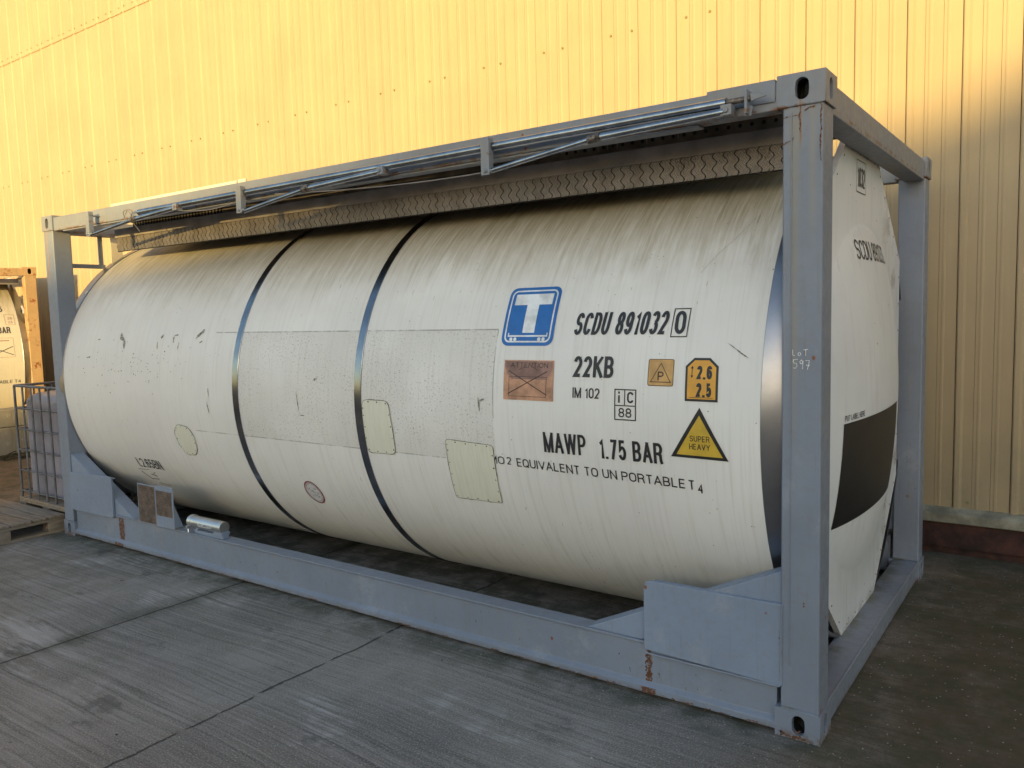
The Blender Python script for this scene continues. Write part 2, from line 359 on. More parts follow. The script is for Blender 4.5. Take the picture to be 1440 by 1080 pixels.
# ------------------------------------------------------------------ ground
g=MB(); g.add([(-80,-80,0),(80,-80,0),(80,60,0),(-80,60,0)],[(0,1,2,3)])
tag(g.build('ground',M['ground']),kind='structure')

# ------------------------------------------------------------------ flat art helper (signs and lettering)
def _arc(cx,cy,rx,ry,a0,a1,n=9):
    return [(cx+rx*math.cos(R(a0+(a1-a0)*k/n)),cy+ry*math.sin(R(a0+(a1-a0)*k/n))) for k in range(n+1)]
def _oval(w,c0,c1): # closed, straight sided
    r=(c1-c0)*.30; return _arc(w/2,c1-r,w/2,r,0,180,10)+_arc(w/2,c0+r,w/2,r,180,360,10)
def glyph(c):
    """(width, [(points, closed), ...]) centre lines in a box of height 1"""
    w=.56
    if c in 'O0Q':
        w=.60 if c!='0' else .52; g=[(_oval(w,0,1),True)]
        if c=='Q': g.append(([(.6*w,.22),(w*1.02,-.06)],False))
        return w,g
    if c=='S': return w,[(_arc(w/2,.745,w/2*.94,.255,12,270,14)+_arc(w/2,.255,w/2,.255,90,-168,14)[1:],False)]
    if c=='C': return w,[(_arc(w/2,.68,w/2,.32,18,180)+_arc(w/2,.32,w/2,.32,180,342),False)]
    if c=='D': return w,[([(0,0),(0,1)]+_arc(.42*w,.62,.58*w,.38,90,0)+_arc(.42*w,.38,.58*w,.38,0,-90),True)]
    if c=='U': return w,[([(0,1)]+_arc(w/2,.30,w/2,.30,180,360,12)+[(w,1)],False)]
    if c=='8': return .50,[(_arc(.25,.75,.225,.25,0,345,18),True),(_arc(.25,.255,.25,.255,0,345,18),True)]
    if c=='9': return .50,[(_arc(.25,.69,.25,.31,0,345,18),True),([(.5,.69)]+_arc(.25,.30,.25,.30,0,-160),False)]
    if c=='6': return .50,[(_arc(.25,.31,.25,.31,0,345,18),True),([(0,.31)]+_arc(.25,.70,.25,.30,180,20),False)]
    if c=='1': return .26,[([(0,.78),(.14,.82),(.24,1),(.24,0)],False)]
    if c=='3': return .50,[(_arc(.25,.755,.24,.245,160,-90,12),False),(_arc(.25,.255,.25,.255,90,-165,13),False)]
    if c=='2': return .50,[(_arc(.25,.72,.25,.28,170,-35,13)+[(0.02,0),(.5,0)],False)]
    if c=='5': return .50,[([(.47,1),(.08,1),(.03,.50)]+_arc(.25,.325,.25,.325,120,-160,13),False)]
    if c=='7': return .48,[([(0,1),(.48,1),(.17,0)],False)]
    if c=='4': return .52,[([(.40,0),(.40,1),(0,.28),(.52,.28)],False)]
    if c=='K': return .58,[([(0,0),(0,1)],False),([(.56,1),(.03,.40)],False),([(.20,.58),(.58,0)],False)]
    if c=='B': return .56,[([(0,0),(0,1)]+_arc(.30,.755,.22,.245,90,-90)+[(0,.51)],False),([(.0,.51),(.20,.51)]+_arc(.30,.255,.26,.255,90,-90)+[(0,0)],False)]
    if c=='P': return .54,[([(0,0),(0,1)]+_arc(.28,.73,.26,.27,90,-90)+[(0,.46)],False)]
    if c=='R': return .58,[([(0,0),(0,1)]+_arc(.30,.74,.26,.26,90,-90)+[(0,.48)],False),([(.30,.48),(.50,.40),(.53,.1),(.58,0)],False)]
    if c=='I': return .0,[([(0,0),(0,1)],False)]
    if c=='i': return .0,[([(0,0),(0,.70)],False),([(0,.86),(0,1)],False)]
    if c=='M': return .76,[([(0,0),(0,1)],False),([(0,1),(.38,.0)],False),([(.38,0),(.76,1)],False),([(.76,1),(.76,0)],False)]
    if c=='N': return .58,[([(0,0),(0,1)],False),([(0,1),(.58,0)],False),([(.58,0),(.58,1)],False)]
    if c=='W': return .96,[([(0,1),(.22,0)],False),([(.22,0),(.48,1)],False),([(.48,1),(.74,0)],False),([(.74,0),(.96,1)],False)]
    if c=='V': return .62,[([(0,1),(.31,0)],False),([(.31,0),(.62,1)],False)]
    if c=='A': return .64,[([(0,0),(.32,1)],False),([(.32,1),(.64,0)],False),([(.11,.30),(.53,.30)],False)]
    if c=='E': return .48,[([(.48,1),(0,1),(0,0),(.48,0)],False),([(0,.52),(.44,.52)],False)]
    if c=='L': return .46,[([(0,1),(0,0),(.46,0)],False)]
    if c=='T': return .54,[([(0,1),(.54,1)],False),([(.27,1),(.27,0)],False)]
    if c=='H': return .56,[([(0,0),(0,1)],False),([(.56,0),(.56,1)],False),([(0,.52),(.56,.52)],False)]
    if c=='Y': return .60,[([(0,1),(.30,.44)],False),([(.60,1),(.30,.44)],False),([(.30,.44),(.30,0)],False)]
    if c=='.': return .02,[([(0,0),(0,.05)],False)]
    if c==',': return .05,[([(.05,.06),(.0,-.14)],False)]
    return .10,[]
def fit_text(txt, x0, x1, y0, y1, bold=0.0, shear=0.0, slant=0.0, sw=None):
    """capitals fitted in a rectangle with one even stroke width; slant raises the right end"""
    H=y1-y0; sw=(sw or (.125+bold*3.2))*H
    gl=[glyph(c) for c in txt]; gap=.125
    bodies=sum(g[0] for g in gl)+gap*(len(gl)-1); inks=sw*len(gl)
    k=((x1-x0)-inks)/max(bodies,1e-6)       # condensing factor
    V=[];F=[];Z=[]; x=x0
    sy=H-sw
    for ci,(w_,st) in enumerate(gl):
        for si,(pts,closed) in enumerate(st):
            P=[Vector((x+sw/2+p[0]*k, y0+sw/2+p[1]*sy)) for p in pts]; n=len(P); L_=[];Q_=[]
            for i in range(n):
                a=P[i-1] if (i>0 or closed) else None; c_=P[(i+1)%n] if (i<n-1 or closed) else None
                d1=(P[i]-a).normalized() if a is not None else None; d2=(c_-P[i]).normalized() if c_ is not None else None
                if d1 is None: d1=d2
                if d2 is None: d2=d1
                n1=Vector((-d1.y,d1.x)); n2=Vector((-d2.y,d2.x)); m_=n1+n2
                m_=n1 if m_.length<1e-6 else m_.normalized(); m_=m_*(sw/2/max(.45,m_.dot(n1)))
                e=Vector((0,0))
                if not closed and i==0 : e=-d2*sw*(.5 if (pts[0][1] in (0,1) and abs(d2.y)>.5) else 0.)
                if not closed and i==n-1: e=d1*sw*(.5 if (pts[-1][1] in (0,1) and abs(d1.y)>.5) else 0.)
                if abs(e.length)>0: e*=1/max(.6,abs((d1 if i else d2).y))
                L_.append(P[i]+m_+e); Q_.append(P[i]-m_+e)
            b=len(V); V+=L_+Q_; Z+=[si*.00022+(ci%2)*.0001]*(2*n)
            for i in range(n if closed else n-1):
                j=(i+1)%n; F.append((b+i,b+j,b+n+j,b+n+i))
        x+=w_*k+sw+gap*k
    out=[(min(max(v.x,x0-.01),x1+.01)+shear*(v.y-y0)/H, min(max(v.y,y0-.2*H),y1)+slant*(v.x-x0)/(x1-x0), z) for v,z in zip(V,Z)]
    # trim the ends that overshoot the cap height
    out=[(a,b,c) for a,b,c in out]
    return out,F
def rrect(x0,x1,y0,y1,r,n=5,shear=0.):
    P=[]
    for cx,cy,a in ((x1-r,y1-r,0),(x0+r,y1-r,90),(x0+r,y0+r,180),(x1-r,y0+r,270)):
        for k in range(n+1):
            t=R(a+90*k/n); P.append((cx+r*math.cos(t),cy+r*math.sin(t)))
    return [(x+shear*(y-y0)/(y1-y0),y) for x,y in P]
def circ(cx,cy,r,n=20,ry=None): return [(cx+r*math.cos(2*math.pi*k/n),cy+(ry or r)*math.sin(2*math.pi*k/n)) for k in range(n)]
def ring_faces(outer, inner):
    n=len(outer); return outer+inner,[(i,(i+1)%n,n+(i+1)%n,n+i) for i in range(n)]
def line(a,b,wd):
    d=Vector((b[0]-a[0],b[1]-a[1])); nrm=Vector((-d.y,d.x)).normalized()*wd/2
    return [(a[0]+nrm.x,a[1]+nrm.y),(a[0]-nrm.x,a[1]-nrm.y),(b[0]-nrm.x,b[1]-nrm.y),(b[0]+nrm.x,b[1]+nrm.y)]
class Art:
    """collects flat shapes, cuts them fine and lays them on a curved surface by a mapping"""
    def __init__(s): s.bm=bmesh.new()
    def poly(s, pts, mi=0, lift=0.):
        s.mesh(pts,[tuple(range(len(pts)))],mi,lift)
    def mesh(s, vs, fs, mi=0, lift=0.):
        bv=[s.bm.verts.new((p[0],p[1],lift+(p[2] if len(p)>2 else 0))) for p in vs]
        for f in fs:
            try: q=s.bm.faces.new([bv[i] for i in f]); q.material_index=mi
            except ValueError: pass
    def text(s,*a,mi=0,lift=0.,**k):
        v,f=fit_text(*a,**k); s.mesh(v,f,mi,lift)
    def stroke(s,a,b,wd,mi=0,lift=0.):
        s.k=(getattr(s,'k',0)+1)%4; s.poly(line(a,b,wd),mi,lift+s.k*.00013)
    def build(s, name, mats, parent, mapping, step=.03, axes=(1,)):
        bm=s.bm; bmesh.ops.triangulate(bm,faces=[f for f in bm.faces if len(f.verts)>4])
        for ax in axes:
            lo=min(v.co[ax] for v in bm.verts); hi=max(v.co[ax] for v in bm.verts)
            k=lo+step
            while k<hi:
                no=Vector((0,0,0)); no[ax]=1; co=Vector((0,0,0)); co[ax]=k
                bmesh.ops.bisect_plane(bm,geom=bm.verts[:]+bm.edges[:]+bm.faces[:],plane_co=co,plane_no=no); k+=step
        for v in bm.verts: v.co=mapping(v.co.x,v.co.y,v.co.z)
        me=bpy.data.meshes.new(name); bm.to_mesh(me); bm.free()
        for m_ in (mats if isinstance(mats,(list,tuple)) else [mats]): me.materials.append(m_)
        o=bpy.data.objects.new(name,me); col.objects.link(o); o.parent=parent
        return o

# ------------------------------------------------------------------ tank container
LX, WY, HZ = 6.058, 2.438, 2.591
YC, ZC, RT = 1.219, 1.25, 1.21
def drum(x, s, lift=0.):
    a=s/RT; r=RT+.0015+lift
    return Vector((x, YC-r*math.cos(a), ZC+r*math.sin(a)))
def flat_y(y0):
    return lambda a,b,l: Vector((a,y0-l,b))
def dish_x(y,z,cz=1.25):
    r=math.hypot(y-1.22,z-cz)/.88
    return 5.93+(.118*(1-r*r)**.8 if r<1 else 0)

def oval_pts(n=16,a=.0255,b=.040):
    P=[]
    for k in range(n):
        t=2*math.pi*k/n; x=a*math.cos(t); y=(b-a)*(1 if math.sin(t)>0 else -1)+a*math.sin(t)
        if abs(math.sin(t))<1e-6: y=0
        P.append((x,y))
    return P
def casting(parent, x0,x1,y0,y1,z0,z1, sy, sx, mats):
    """corner casting with oval sockets in its side (facing sy) and end (facing sx)"""
    mb=MB()
    def face(o,u,v,wd,ht,inward,hole_c):
        ov=oval_pts(); n=len(ov); cu,cv=hole_c
        hole=[o+u*(cu+a)+v*(cv+b) for a,b in ov]
        outer=[]
        for a,b in ov:   # matching points on the rectangle edge
            dx,dy=a,b; tx=((wd-cu) if dx>0 else cu)/abs(dx) if abs(dx)>1e-9 else 1e9; ty=((ht-cv) if dy>0 else cv)/abs(dy) if abs(dy)>1e-9 else 1e9
            k=min(tx,ty); outer.append(o+u*(cu+a*k)+v*(cv+b*k))
        deep=[h+inward*.028 for h in hole]
        mb.add(outer+hole,[(i,(i+1)%n,n+(i+1)%n,n+i) for i in range(n)])
        mb.add(hole+deep,[(i,(i+1)%n,n+(i+1)%n,n+i) for i in range(n)])
        back=[o+u*(cu+a*1.25)+v*(cv+b*1.1)+inward*.028 for a,b in ov]; bk2=[p+inward*.06 for p in back]
        mb.add(deep+back,[(i,(i+1)%n,n+(i+1)%n,n+i) for i in range(n)],1)
        mb.add(back+bk2,[(i,(i+1)%n,n+(i+1)%n,n+i) for i in range(n)],1); mb.add(bk2,[tuple(range(n))],1)
        # corner fills
        cs=[o,o+u*wd,o+u*wd+v*ht,o+v*ht]
        for c in cs:
            ds=sorted(range(n),key=lambda i:(outer[i]-c).length)
            # nearest outer points on both adjacent edges
            pu=[i for i in range(n) if abs((outer[i]-c).dot(v))<1e-6]; pv=[i for i in range(n) if abs((outer[i]-c).dot(u))<1e-6]
            if pu and pv:
                i=min(pu,key=lambda i:(outer[i]-c).length); j=min(pv,key=lambda i:(outer[i]-c).length)
                if i!=j and (outer[i]-c).length>1e-6 and (outer[j]-c).length>1e-6: mb.add([c,outer[i],outer[j]],[(0,1,2)])
    X,Y,Z=Vector((1,0,0)),Vector((0,1,0)),Vector((0,0,1)); wx,wy,wz=x1-x0,y1-y0,z1-z0
    ys=y0 if sy<0 else y1; xs=x0 if sx<0 else x1
    face(Vector((x0,ys,z0)),X,Z,wx,wz,Y*(-sy),((wx*.5+(.004 if sx>0 else -.004)),wz*.5))
    face(Vector((xs,y0,z0)),Y,Z,wy,wz,X*(-sx),(wy*.5,wz*.5))
    yo=y1 if sy<0 else y0; xo=x1 if sx<0 else x0
    mb.add([(x0,yo,z0),(x1,yo,z0),(x1,yo,z1),(x0,yo,z1)],[(0,1,2,3)])
    mb.add([(xo,y0,z0),(xo,y1,z0),(xo,y1,z1),(xo,y0,z1)],[(0,1,2,3)])
    mb.add([(x0,y0,z1),(x1,y0,z1),(x1,y1,z1),(x0,y1,z1)],[(0,1,2,3)])
    mb.add([(x0,y0,z0),(x1,y0,z0),(x1,y1,z0),(x0,y1,z0)],[(0,1,2,3)])
    bm=bmesh.new()
    vs=[bm.verts.new(v) for v in mb.v]
    for f,mi in zip(mb.f,mb.mi):
        try: q=bm.faces.new([vs[i] for i in f]); q.material_index=mi
        except ValueError: pass
    bmesh.ops.remove_doubles(bm,verts=bm.verts,dist=1e-5); bmesh.ops.recalc_face_normals(bm,faces=bm.faces[:])
    me=bpy.data.meshes.new('corner_casting'); bm.to_mesh(me); bm.free()
    for m_ in mats: me.materials.append(m_)
    o=bpy.data.objects.new('corner_casting',me); col.objects.link(o); o.parent=parent
    me.shade_smooth(); me.set_sharp_from_angle(angle=R(35))
    b=o.modifiers.new('bevel','BEVEL'); b.width=.006; b.segments=2; b.limit_method='ANGLE'; b.angle_limit=R(50); b.harden_normals=True
    return o

def frame(root, fm, plate_m, cm):
    for sx in (-1,1):
        for sy in (-1,1):
            xa,xb=(0,.178) if sx<0 else (LX-.178,LX); ya,yb=(0,.162) if sy<0 else (WY-.162,WY)
            casting(root,xa,xb,ya,yb,0,.118,sy,sx,cm); casting(root,xa,xb,ya,yb,HZ-.118,HZ,sy,sx,cm)
            px0,px1=(.008,.158) if sx<0 else (LX-.158,LX-.008); py0,py1=(.006,.150) if sy<0 else (WY-.150,WY-.006)
            p=MB(); p.box(px0,px1,py0,py1,.116,HZ-.116)
            p.build('corner_post',fm,root,bevel=.009,seg=3)
            # saddle brace and the plate closing it
            q=MB()
            pl=[(4.995,.253),(5.90,.675),(5.90,.30),(5.25,.253)]
            if sx<0: pl=[(LX-a,b) for a,b in pl]
            y0,y1=(.020,.125) if sy<0 else (WY-.125,WY-.020)
            q.prism(pl,'y',y0,y1); br=q.build('saddle_brace',plate_m,root,bevel=.005)
            q=MB(); gx0,gx1=(.148,.800) if sx<0 else (5.300,5.910)
            y0,y1=(-.001,.017) if sy<0 else (WY-.017,WY+.001)
            P=[(gx0,.222),(gx1,.205 if sx>0 else .222),(gx1,.545),(gx0+.03,.538),(gx0+.008,.53),(gx0,.51)] if sx>0 else [(gx0,.225),(gx1,.235),(gx1,.520),(gx1-.012,.545),(gx1-.04,.55),(gx0,.53)]
            q.prism(P,'y',y0,y1)
            # returned top lip
            zt=.535; yy=(.004,.060) if sy<0 else (WY-.06,WY-.004)
            q.box(gx0+.03,gx1-.04,yy[0],yy[1],zt-.012,zt-.004)
            q.build('gusset_plate',plate_m,root,bevel=.006)
        x0,x1=(.012,.150) if sx<0 else (LX-.150,LX-.012)
        b=MB(); b.box(x0,x1,.160,WY-.160,.012,.118)
        b.box(x0-.004 if sx<0 else x1-.004,x0+.004 if sx<0 else x1+.005,.160,WY-.160,.095,.122)
        b.build('bottom_end_beam',fm,root,bevel=.006)
        b=MB(); x0,x1=(.015,.125) if sx<0 else (LX-.125,LX-.015); b.box(x0,x1,.160,WY-.160,2.455,2.572)
        b.build('top_end_beam',fm,root,bevel=.006)
    prof=[(.012,.253),(.112,.253),(.112,.022),(0.001,.022),(0.001,.050),(.024,.066),(.024,.238),(.012,.243)]
    for sy in (-1,1):
        P=prof if sy<0 else [(WY-a,b) for a,b in prof]
        b=MB(); b.prism(P,'x',.176,LX-.176); b.build('bottom_rail',fm,root,bevel=.003)
        y0,y1=(.010,.085) if sy<0 else (WY-.085,WY-.010)
        b=MB(); b.box(.176,LX-.176,y0,y1,2.468,2.574); yy=(.018,.080) if sy<0 else (WY-.08,WY-.018)
        b.box(.30,5.56,yy[0],yy[1],2.456,2.468); b.build('top_rail',fm,root,bevel=.005)

def shell(root, mat, bandm, both=True):
    nx,ns=24,144; mb=MB(); mb.uv=[]
    for i in range(nx+1):
        x=.16+(5.82-.16)*i/nx
        for k in range(ns+1):
            a=2*math.pi*k/ns-math.pi; s=a*RT
            mb.v.append((x,YC-RT*math.cos(a),ZC+RT*math.sin(a))); mb.uv.append((x,s))
    for i in range(nx):
        for k in range(ns): mb.f.append((i*(ns+1)+k,(i+1)*(ns+1)+k,(i+1)*(ns+1)+k+1,i*(ns+1)+k+1)); mb.mi.append(0)
    me_o=mb.build('tank_shell',mat,root,smooth=True)
    def hoop(name,x0,r0,x1,r1,m_,par,thick=.004):
        b=MB(); n=144; prof=[(x0,r0-.012),(x0,r0+thick),(x0+.002,r0+thick+.0015),(x1-.002,r1+thick+.0015),(x1,r1+thick),(x1,r1-.012)]
        P=[]
        for k in range(n):
            a=2*math.pi*k/n; P+= [(x,YC-r*math.cos(a),ZC+r*math.sin(a)) for x,r in prof]
        q=len(prof); F=[]
        for k in range(n):
            for j in range(q): F.append((k*q+j,k*q+(j+1)%q,((k+1)%n)*q+(j+1)%q,((k+1)%n)*q+j))
        b.add(P,F); return b.build(name,m_,par,smooth=True)
    hoop('end_band',5.816,RT-.002,5.925,RT-.020,M['endband'],root); hoop('end_band',.045,RT-.004,.163,RT+.001,M['endband'],root)
    if both:
        hoop('strap_band',2.386,RT,2.444,RT,bandm,root); hoop('strap_band',3.511,RT,3.566,RT,bandm,root)
    return me_o

def end_cover(root, mat, sx=1):
    """octagonal sheet with a pressed dish"""
    oct_=[(.30,.62),(.88,.11),(1.60,.12),(2.20,.68),(2.20,1.98),(1.56,2.485),(.88,2.49),(.24,1.98)]
    mb=MB(); n=64; rings=[]
    def X(y,z): return dish_x(y,z) if sx>0 else LX-dish_x(y,z)
    cy,cz=1.22,1.25
    radii=[.0,.12,.24,.36,.48,.58,.66,.72,.78,.82,.85,.865,.88]
    for r in radii[1:]:
        rings.append([(cy+r*math.cos(2*math.pi*k/n),cz+r*math.sin(2*math.pi*k/n)) for k in range(n)])
    out=[]
    for k in range(n):
        a=2*math.pi*k/n; d=(math.cos(a),math.sin(a)); best=9
        for i in range(8):
            p,q=oct_[i],oct_[(i+1)%8]; ex,ey=q[0]-p[0],q[1]-p[1]; den=d[0]*ey-d[1]*ex
            if abs(den)<1e-9: continue
            t=((p[0]-cy)*ey-(p[1]-cz)*ex)/den; s_=((p[0]-cy)*d[1]-(p[1]-cz)*d[0])/den
            if t>0 and -1e-6<=s_<=1+1e-6: best=min(best,t)
        out.append((cy+d[0]*best,cz+d[1]*best))
    for c in oct_:   # snap nearest ray onto each corner
        k=min(range(n),key=lambda i:math.hypot(out[i][0]-c[0],out[i][1]-c[1])); out[k]=c
    rings.append(out)
    V=[(X(cy,cz),cy,cz)]; 
    for rg in rings: V+=[(X(*p),p[0],p[1]) for p in rg]
    back=[(X(*p)-.03*sx,p[0],p[1]) for p in out]; V+=back
    F=[(0,1+k,1+(k+1)%n) for k in range(n)]
    for i in range(len(rings)): 
        for k in range(n): F.append((1+i*n+k,1+(i+1)*n+k,1+(i+1)*n+(k+1)%n,1+i*n+(k+1)%n))
    mb.add(V,F); return mb.build('end_cover',mat,root,smooth=True)

# ---- main container
root=empty('tank_container'); tag(root,'long white tank in a blue-grey frame with a blue square T logo','tank container')
castm=[M['grey'],M['dark']]
frame(root,M['grey'],M['grey_clean'],castm)
sh=shell(root,M['shell'],M['band'])
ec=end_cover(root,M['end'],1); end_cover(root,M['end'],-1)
# screws round the end cover rim
scm=None
oc=[(.30,.62),(.88,.11),(1.60,.12),(2.20,.68),(2.20,1.98),(1.56,2.485),(.88,2.49),(.24,1.98)]
for i in range(8):
    p,q=oc[i],oc[(i+1)%8]; L_=math.hypot(q[0]-p[0],q[1]-p[1]); k_=max(2,int(L_/.16))
    for k in range(k_):
        f=(k+.5)/k_; y=p[0]+(q[0]-p[0])*f; z=p[1]+(q[1]-p[1])*f
        dy,dz=1.22-y,1.27-z; dl=math.hypot(dy,dz); y+=dy/dl*.03; z+=dz/dl*.03
        if scm is None:
            q_=MB(); q_.tube([(0,0,0),(.003,0,0)],.0045,8); so_=q_.build('cover_screw',M['joint'],ec); scm=so_.data; so_.location=(5.929,y,z)
        else:
            so_=bpy.data.objects.new('cover_screw',scm); col.objects.link(so_); so_.parent=ec; so_.location=(5.929,y,z)
# weld bead and rust marks on the near right post
b=MB(); b.tube([(5.936,.005,.30),(5.9365,.0045,1.2),(5.935,.005,2.45)],.0028,6); b.build('weld_bead',M['grey'],root)
def rust_patch(name, pts, y, parent=root, mat='rust_edge'):
    a=Art(); a.poly(pts); return a.build(name,M[mat],parent,flat_y(y),step=9)
def ragged_strip(x0,x1,z0,z1,n=14,j=.006):
    L_=[(x0+random.uniform(-j,j),z0+(z1-z0)*k/n) for k in range(n+1)]; Rr=[(x1+random.uniform(-j,j),z1-(z1-z0)*k/n) for k in range(n+1)]
    return L_+Rr
rust_patch('rust_stain',ragged_strip(5.300,5.328,.068,.226,20,.009),.0225)
rust_patch('rust_stain',ragged_strip(5.285,5.352,.0225,.05),-.0005)
rust_patch('rust_stain',ragged_strip(.838,.905,.068,.236),.0225)
rust_patch('rust_stain',ragged_strip(.80,.92,.024,.048),-.0005)
def crack(pts, wd, y):
    a=Art()
    for (p,q) in zip(pts[:-1],pts[1:]):
        L_=math.hypot(q[0]-p[0],q[1]-p[1]); n=max(2,int(L_/.006)); T_=[]
        for k in range(n+1):
            f=k/n; o_=random.uniform(-.3,.3)*wd; T_.append((p[0]+(q[0]-p[0])*f+o_,p[1]+(q[1]-p[1])*f+random.uniform(-.3,.3)*wd,wd*random.uniform(.15,1.0)))
        dx,dy=(q[0]-p[0])/max(L_,1e-6),(q[1]-p[1])/max(L_,1e-6)
        a.poly([(x-dy*w_/2,y+dx*w_/2) for x,y,w_ in T_]+[(x+dy*w_/2,y-dx*w_/2) for x,y,w_ in reversed(T_)])
    return a.build('rust_streak',M['rust_edge'],root,flat_y(y),step=9)
crack([(5.900,2.432),(5.93,2.437),(5.962,2.437),(5.966,2.452),(5.968,2.467)],.005,.0045)
crack([(5.975,2.448),(6.0,2.458),(6.018,2.462)],.010,.0045)
crack([(5.962,2.437),(5.964,2.41),(5.966,2.375)],.007,.0045)
crack([(5.897,2.335),(5.915,2.342),(5.935,2.347),(5.942,2.357)],.008,.0045)
crack([(6.043,2.465),(6.041,2.42),(6.042,2.38),(6.040,2.34),(6.041,2.26)],.007,.0045)
crack([(5.902,.46),(5.900,.40),(5.903,.36),(5.901,.26)],.008,-.002)
crack([(5.99,.565),(5.992,.55)],.010,.0045)
for _ in range(26):
    x=random.uniform(.3,5.8); z=random.uniform(.08,.23); crack([(x,z),(x+random.uniform(-.004,.004),z-random.uniform(.006,.02))],.006,.0222)
for _ in range(40):
    x=random.uniform(.2,5.85); crack([(x,.026),(x+random.uniform(.01,.06),.028)],random.uniform(.004,.012),-.0005)
crack([(5.90,.012),(5.95,.010),(6.0,.012)],.022,-.0012); crack([(5.945,.045),(5.965,.028),(5.985,.042)],.008,-.0012)
a=Art(); a.poly(circ(5.985,.235,.04,14,.03)); a.build('rust_stain',M['rust'],root,lambda p,q,l:Vector((p,q,.1195)),step=9)

for P_ in ([(5.903,-.001,.23),(5.9035,-.001,.54)],[(5.31,.001,.2075),(5.90,.001,.2035)],[(.20,.002,.2245),(.795,.002,.2335)],[(5.885,.003,2.474),(6.045,.003,2.474)],[(5.905,.004,.1185),(6.048,.004,.1185)],[(.165,.004,.12),(.165,.004,.24)]):
    b=MB(); n_=30; a_,c_=Vector(P_[0]),Vector(P_[1]); b.tube([tuple(a_.lerp(c_,i/n_)+Vector((random.uniform(-.0012,.0012),0,random.uniform(-.0012,.0012)))) for i in range(n_+1)],.0042,6); b.build('weld_bead',M['grey'],root,smooth=True)
# walkway along the top
b=MB(); b.box(.50,5.90,.325,.331,2.405,2.474); b.box(.50,5.90,.331,.365,2.468,2.474); b.build('walkway_edge',M['alu'],root,bevel=.002)
b=MB(); x=.505; W_=.0505; H0,H1=2.300,2.409; nz=12
def zig(z): 
    t=(z-H0)/(H1-H0); return .0105*math.sin(t*2*math.pi*2.0+.4)
k=0
while x<5.88:
    L_=[(x+zig(H0+(H1-H0)*i/nz),H0+(H1-H0)*i/nz) for i in range(nz+1)]; Rr=[(x+W_-.0055+zig(H1-(H1-H0)*i/nz),H1-(H1-H0)*i/nz) for i in range(nz+1)]
    jy=random.uniform(-.0012,.0012); pts=L_+Rr; n=len(pts); V=[(p[0],.336+jy,p[1]) for p in pts]+[(p[0],.342,p[1]) for p in pts]
    F=[(i,n-1-i,n-2-i,i+1) for i in range(nz)]
    F+= [(i,i+n,(i+1)%n+n,(i+1)%n) for i in range(n)]
    b.add(V,F); x+=W_; k+=1
b.build('tread_planks',M['tread'],root)
b=MB(); b.box(.50,5.89,.3425,.352,2.296,2.412); b.build('walkway_backing',M['dark'],root)
b=MB(); b.box(.46,5.86,.089,1.30,2.576,2.587); b.box(.46,5.9,.60,.61,2.47,2.575); b.build('walkway_deck',M['deck_under'],root)
b=MB(); b.box(.52,5.89,.470,.474,2.49,2.572)
x=4.66
while x<5.88:
    b.tube([(x,.4685,2.536),(x,.471,2.536)],.0085,10,1)
    if random.random()<.25: b.box(x+.022,x+.026,.4675,.4695,2.52,2.545,2)
    x+=.0535
x=.55
while x<1.75: b.box(x,x+.018,.4675,.4695,2.50,2.56,1); x+=.04
b.build('perforated_strip',[M['deck_under'],M['dark'],M['alu']],root)
b=MB(); b.box(.55,2.19,.28,.60,2.600,2.612); b.box(.55,2.17,.28,.292,2.600,2.665); b.box(2.185,2.27,.28,.292,2.588,2.668); b.box(.6,.65,.3,.5,2.574,2.6); b.box(2.0,2.05,.3,.5,2.574,2.6)
b.build('spill_box_flap',M['flap'],root,bevel=.003)
# raised rail plate
b=MB(); b.box(5.60,5.872,.004,.075,2.500,2.584); b.build('rail_end_plate',M['grey'],root,bevel=.003)

# folding handrail
def lug(x,z,par):
    b=MB(); b.box(x-.022,x+.022,-.075,-.025,z-.02,z+.022); b.tube([(x,-.082,z),(x,-.070,z)],.011,8); return b.build('joint_lug',M['grey'],par,bevel=.003)
b=MB(); b.tube([(1.515,-.040,2.486),(2.665,-.040,2.494),(4.153,-.040,2.504),(5.70,-.040,2.515)],.0215,20); hr=b.build('handrail_tube',M['chrome'],root,smooth=True)
b=MB(); b.tube([(5.70,-.04,2.517),(5.79,-.035,2.519)],.012,12); b.build('tube_spigot',M['joint'],hr,smooth=True)
links=[[(.882,-.055,2.381),(1.47,-.058,2.440),(1.976,-.058,2.470)],[(2.697,-.055,2.382),(3.271,-.062,2.452),(3.846,-.062,2.476)],[(4.566,-.055,2.395),(5.125,-.062,2.462),(5.698,-.062,2.478)]]
for L_ in links:
    b=MB(); b.tube(L_[:2],.0125,14); b.tube([L_[1],L_[2]],.0165,16); lk=b.build('folding_stay',M['chrome'],root,smooth=True)
    b=MB(); p=L_[1]; b.tube([(p[0]-.03,p[1],p[2]-.003),(p[0]+.03,p[1],p[2]+.003)],.020,12); b.tube([(p[0]+.01,p[1]-.028,p[2]),(p[0]+.01,p[1]+.02,p[2])],.008,8); b.build('stay_joint',M['joint'],lk,smooth=True)
    lug(L_[2][0]+.01,L_[2][2]+.004,lk)
for (x,zt,zb) in ((.871,2.545,2.366),(2.672,2.530,2.370),(4.545,2.545,2.374)):
    b=MB(); b.box(x-.024,x+.024,-.078,-.070,zb,zt); b.box(x+.016,x+.024,-.070,-.042,zb+.03,zt); b.box(x-.024,x+.024,-.070,.010,zt-.03,zt-.022)
    b.tube([(x,-.088,zb+.02),(x,-.062,zb+.02)],.011,8)
    b.tube([(x,-.085,zb+.02),(x+.03,-.058,zb+.02)],.009,8)
    b.build('handrail_bracket',M['grey'],root,bevel=.002)
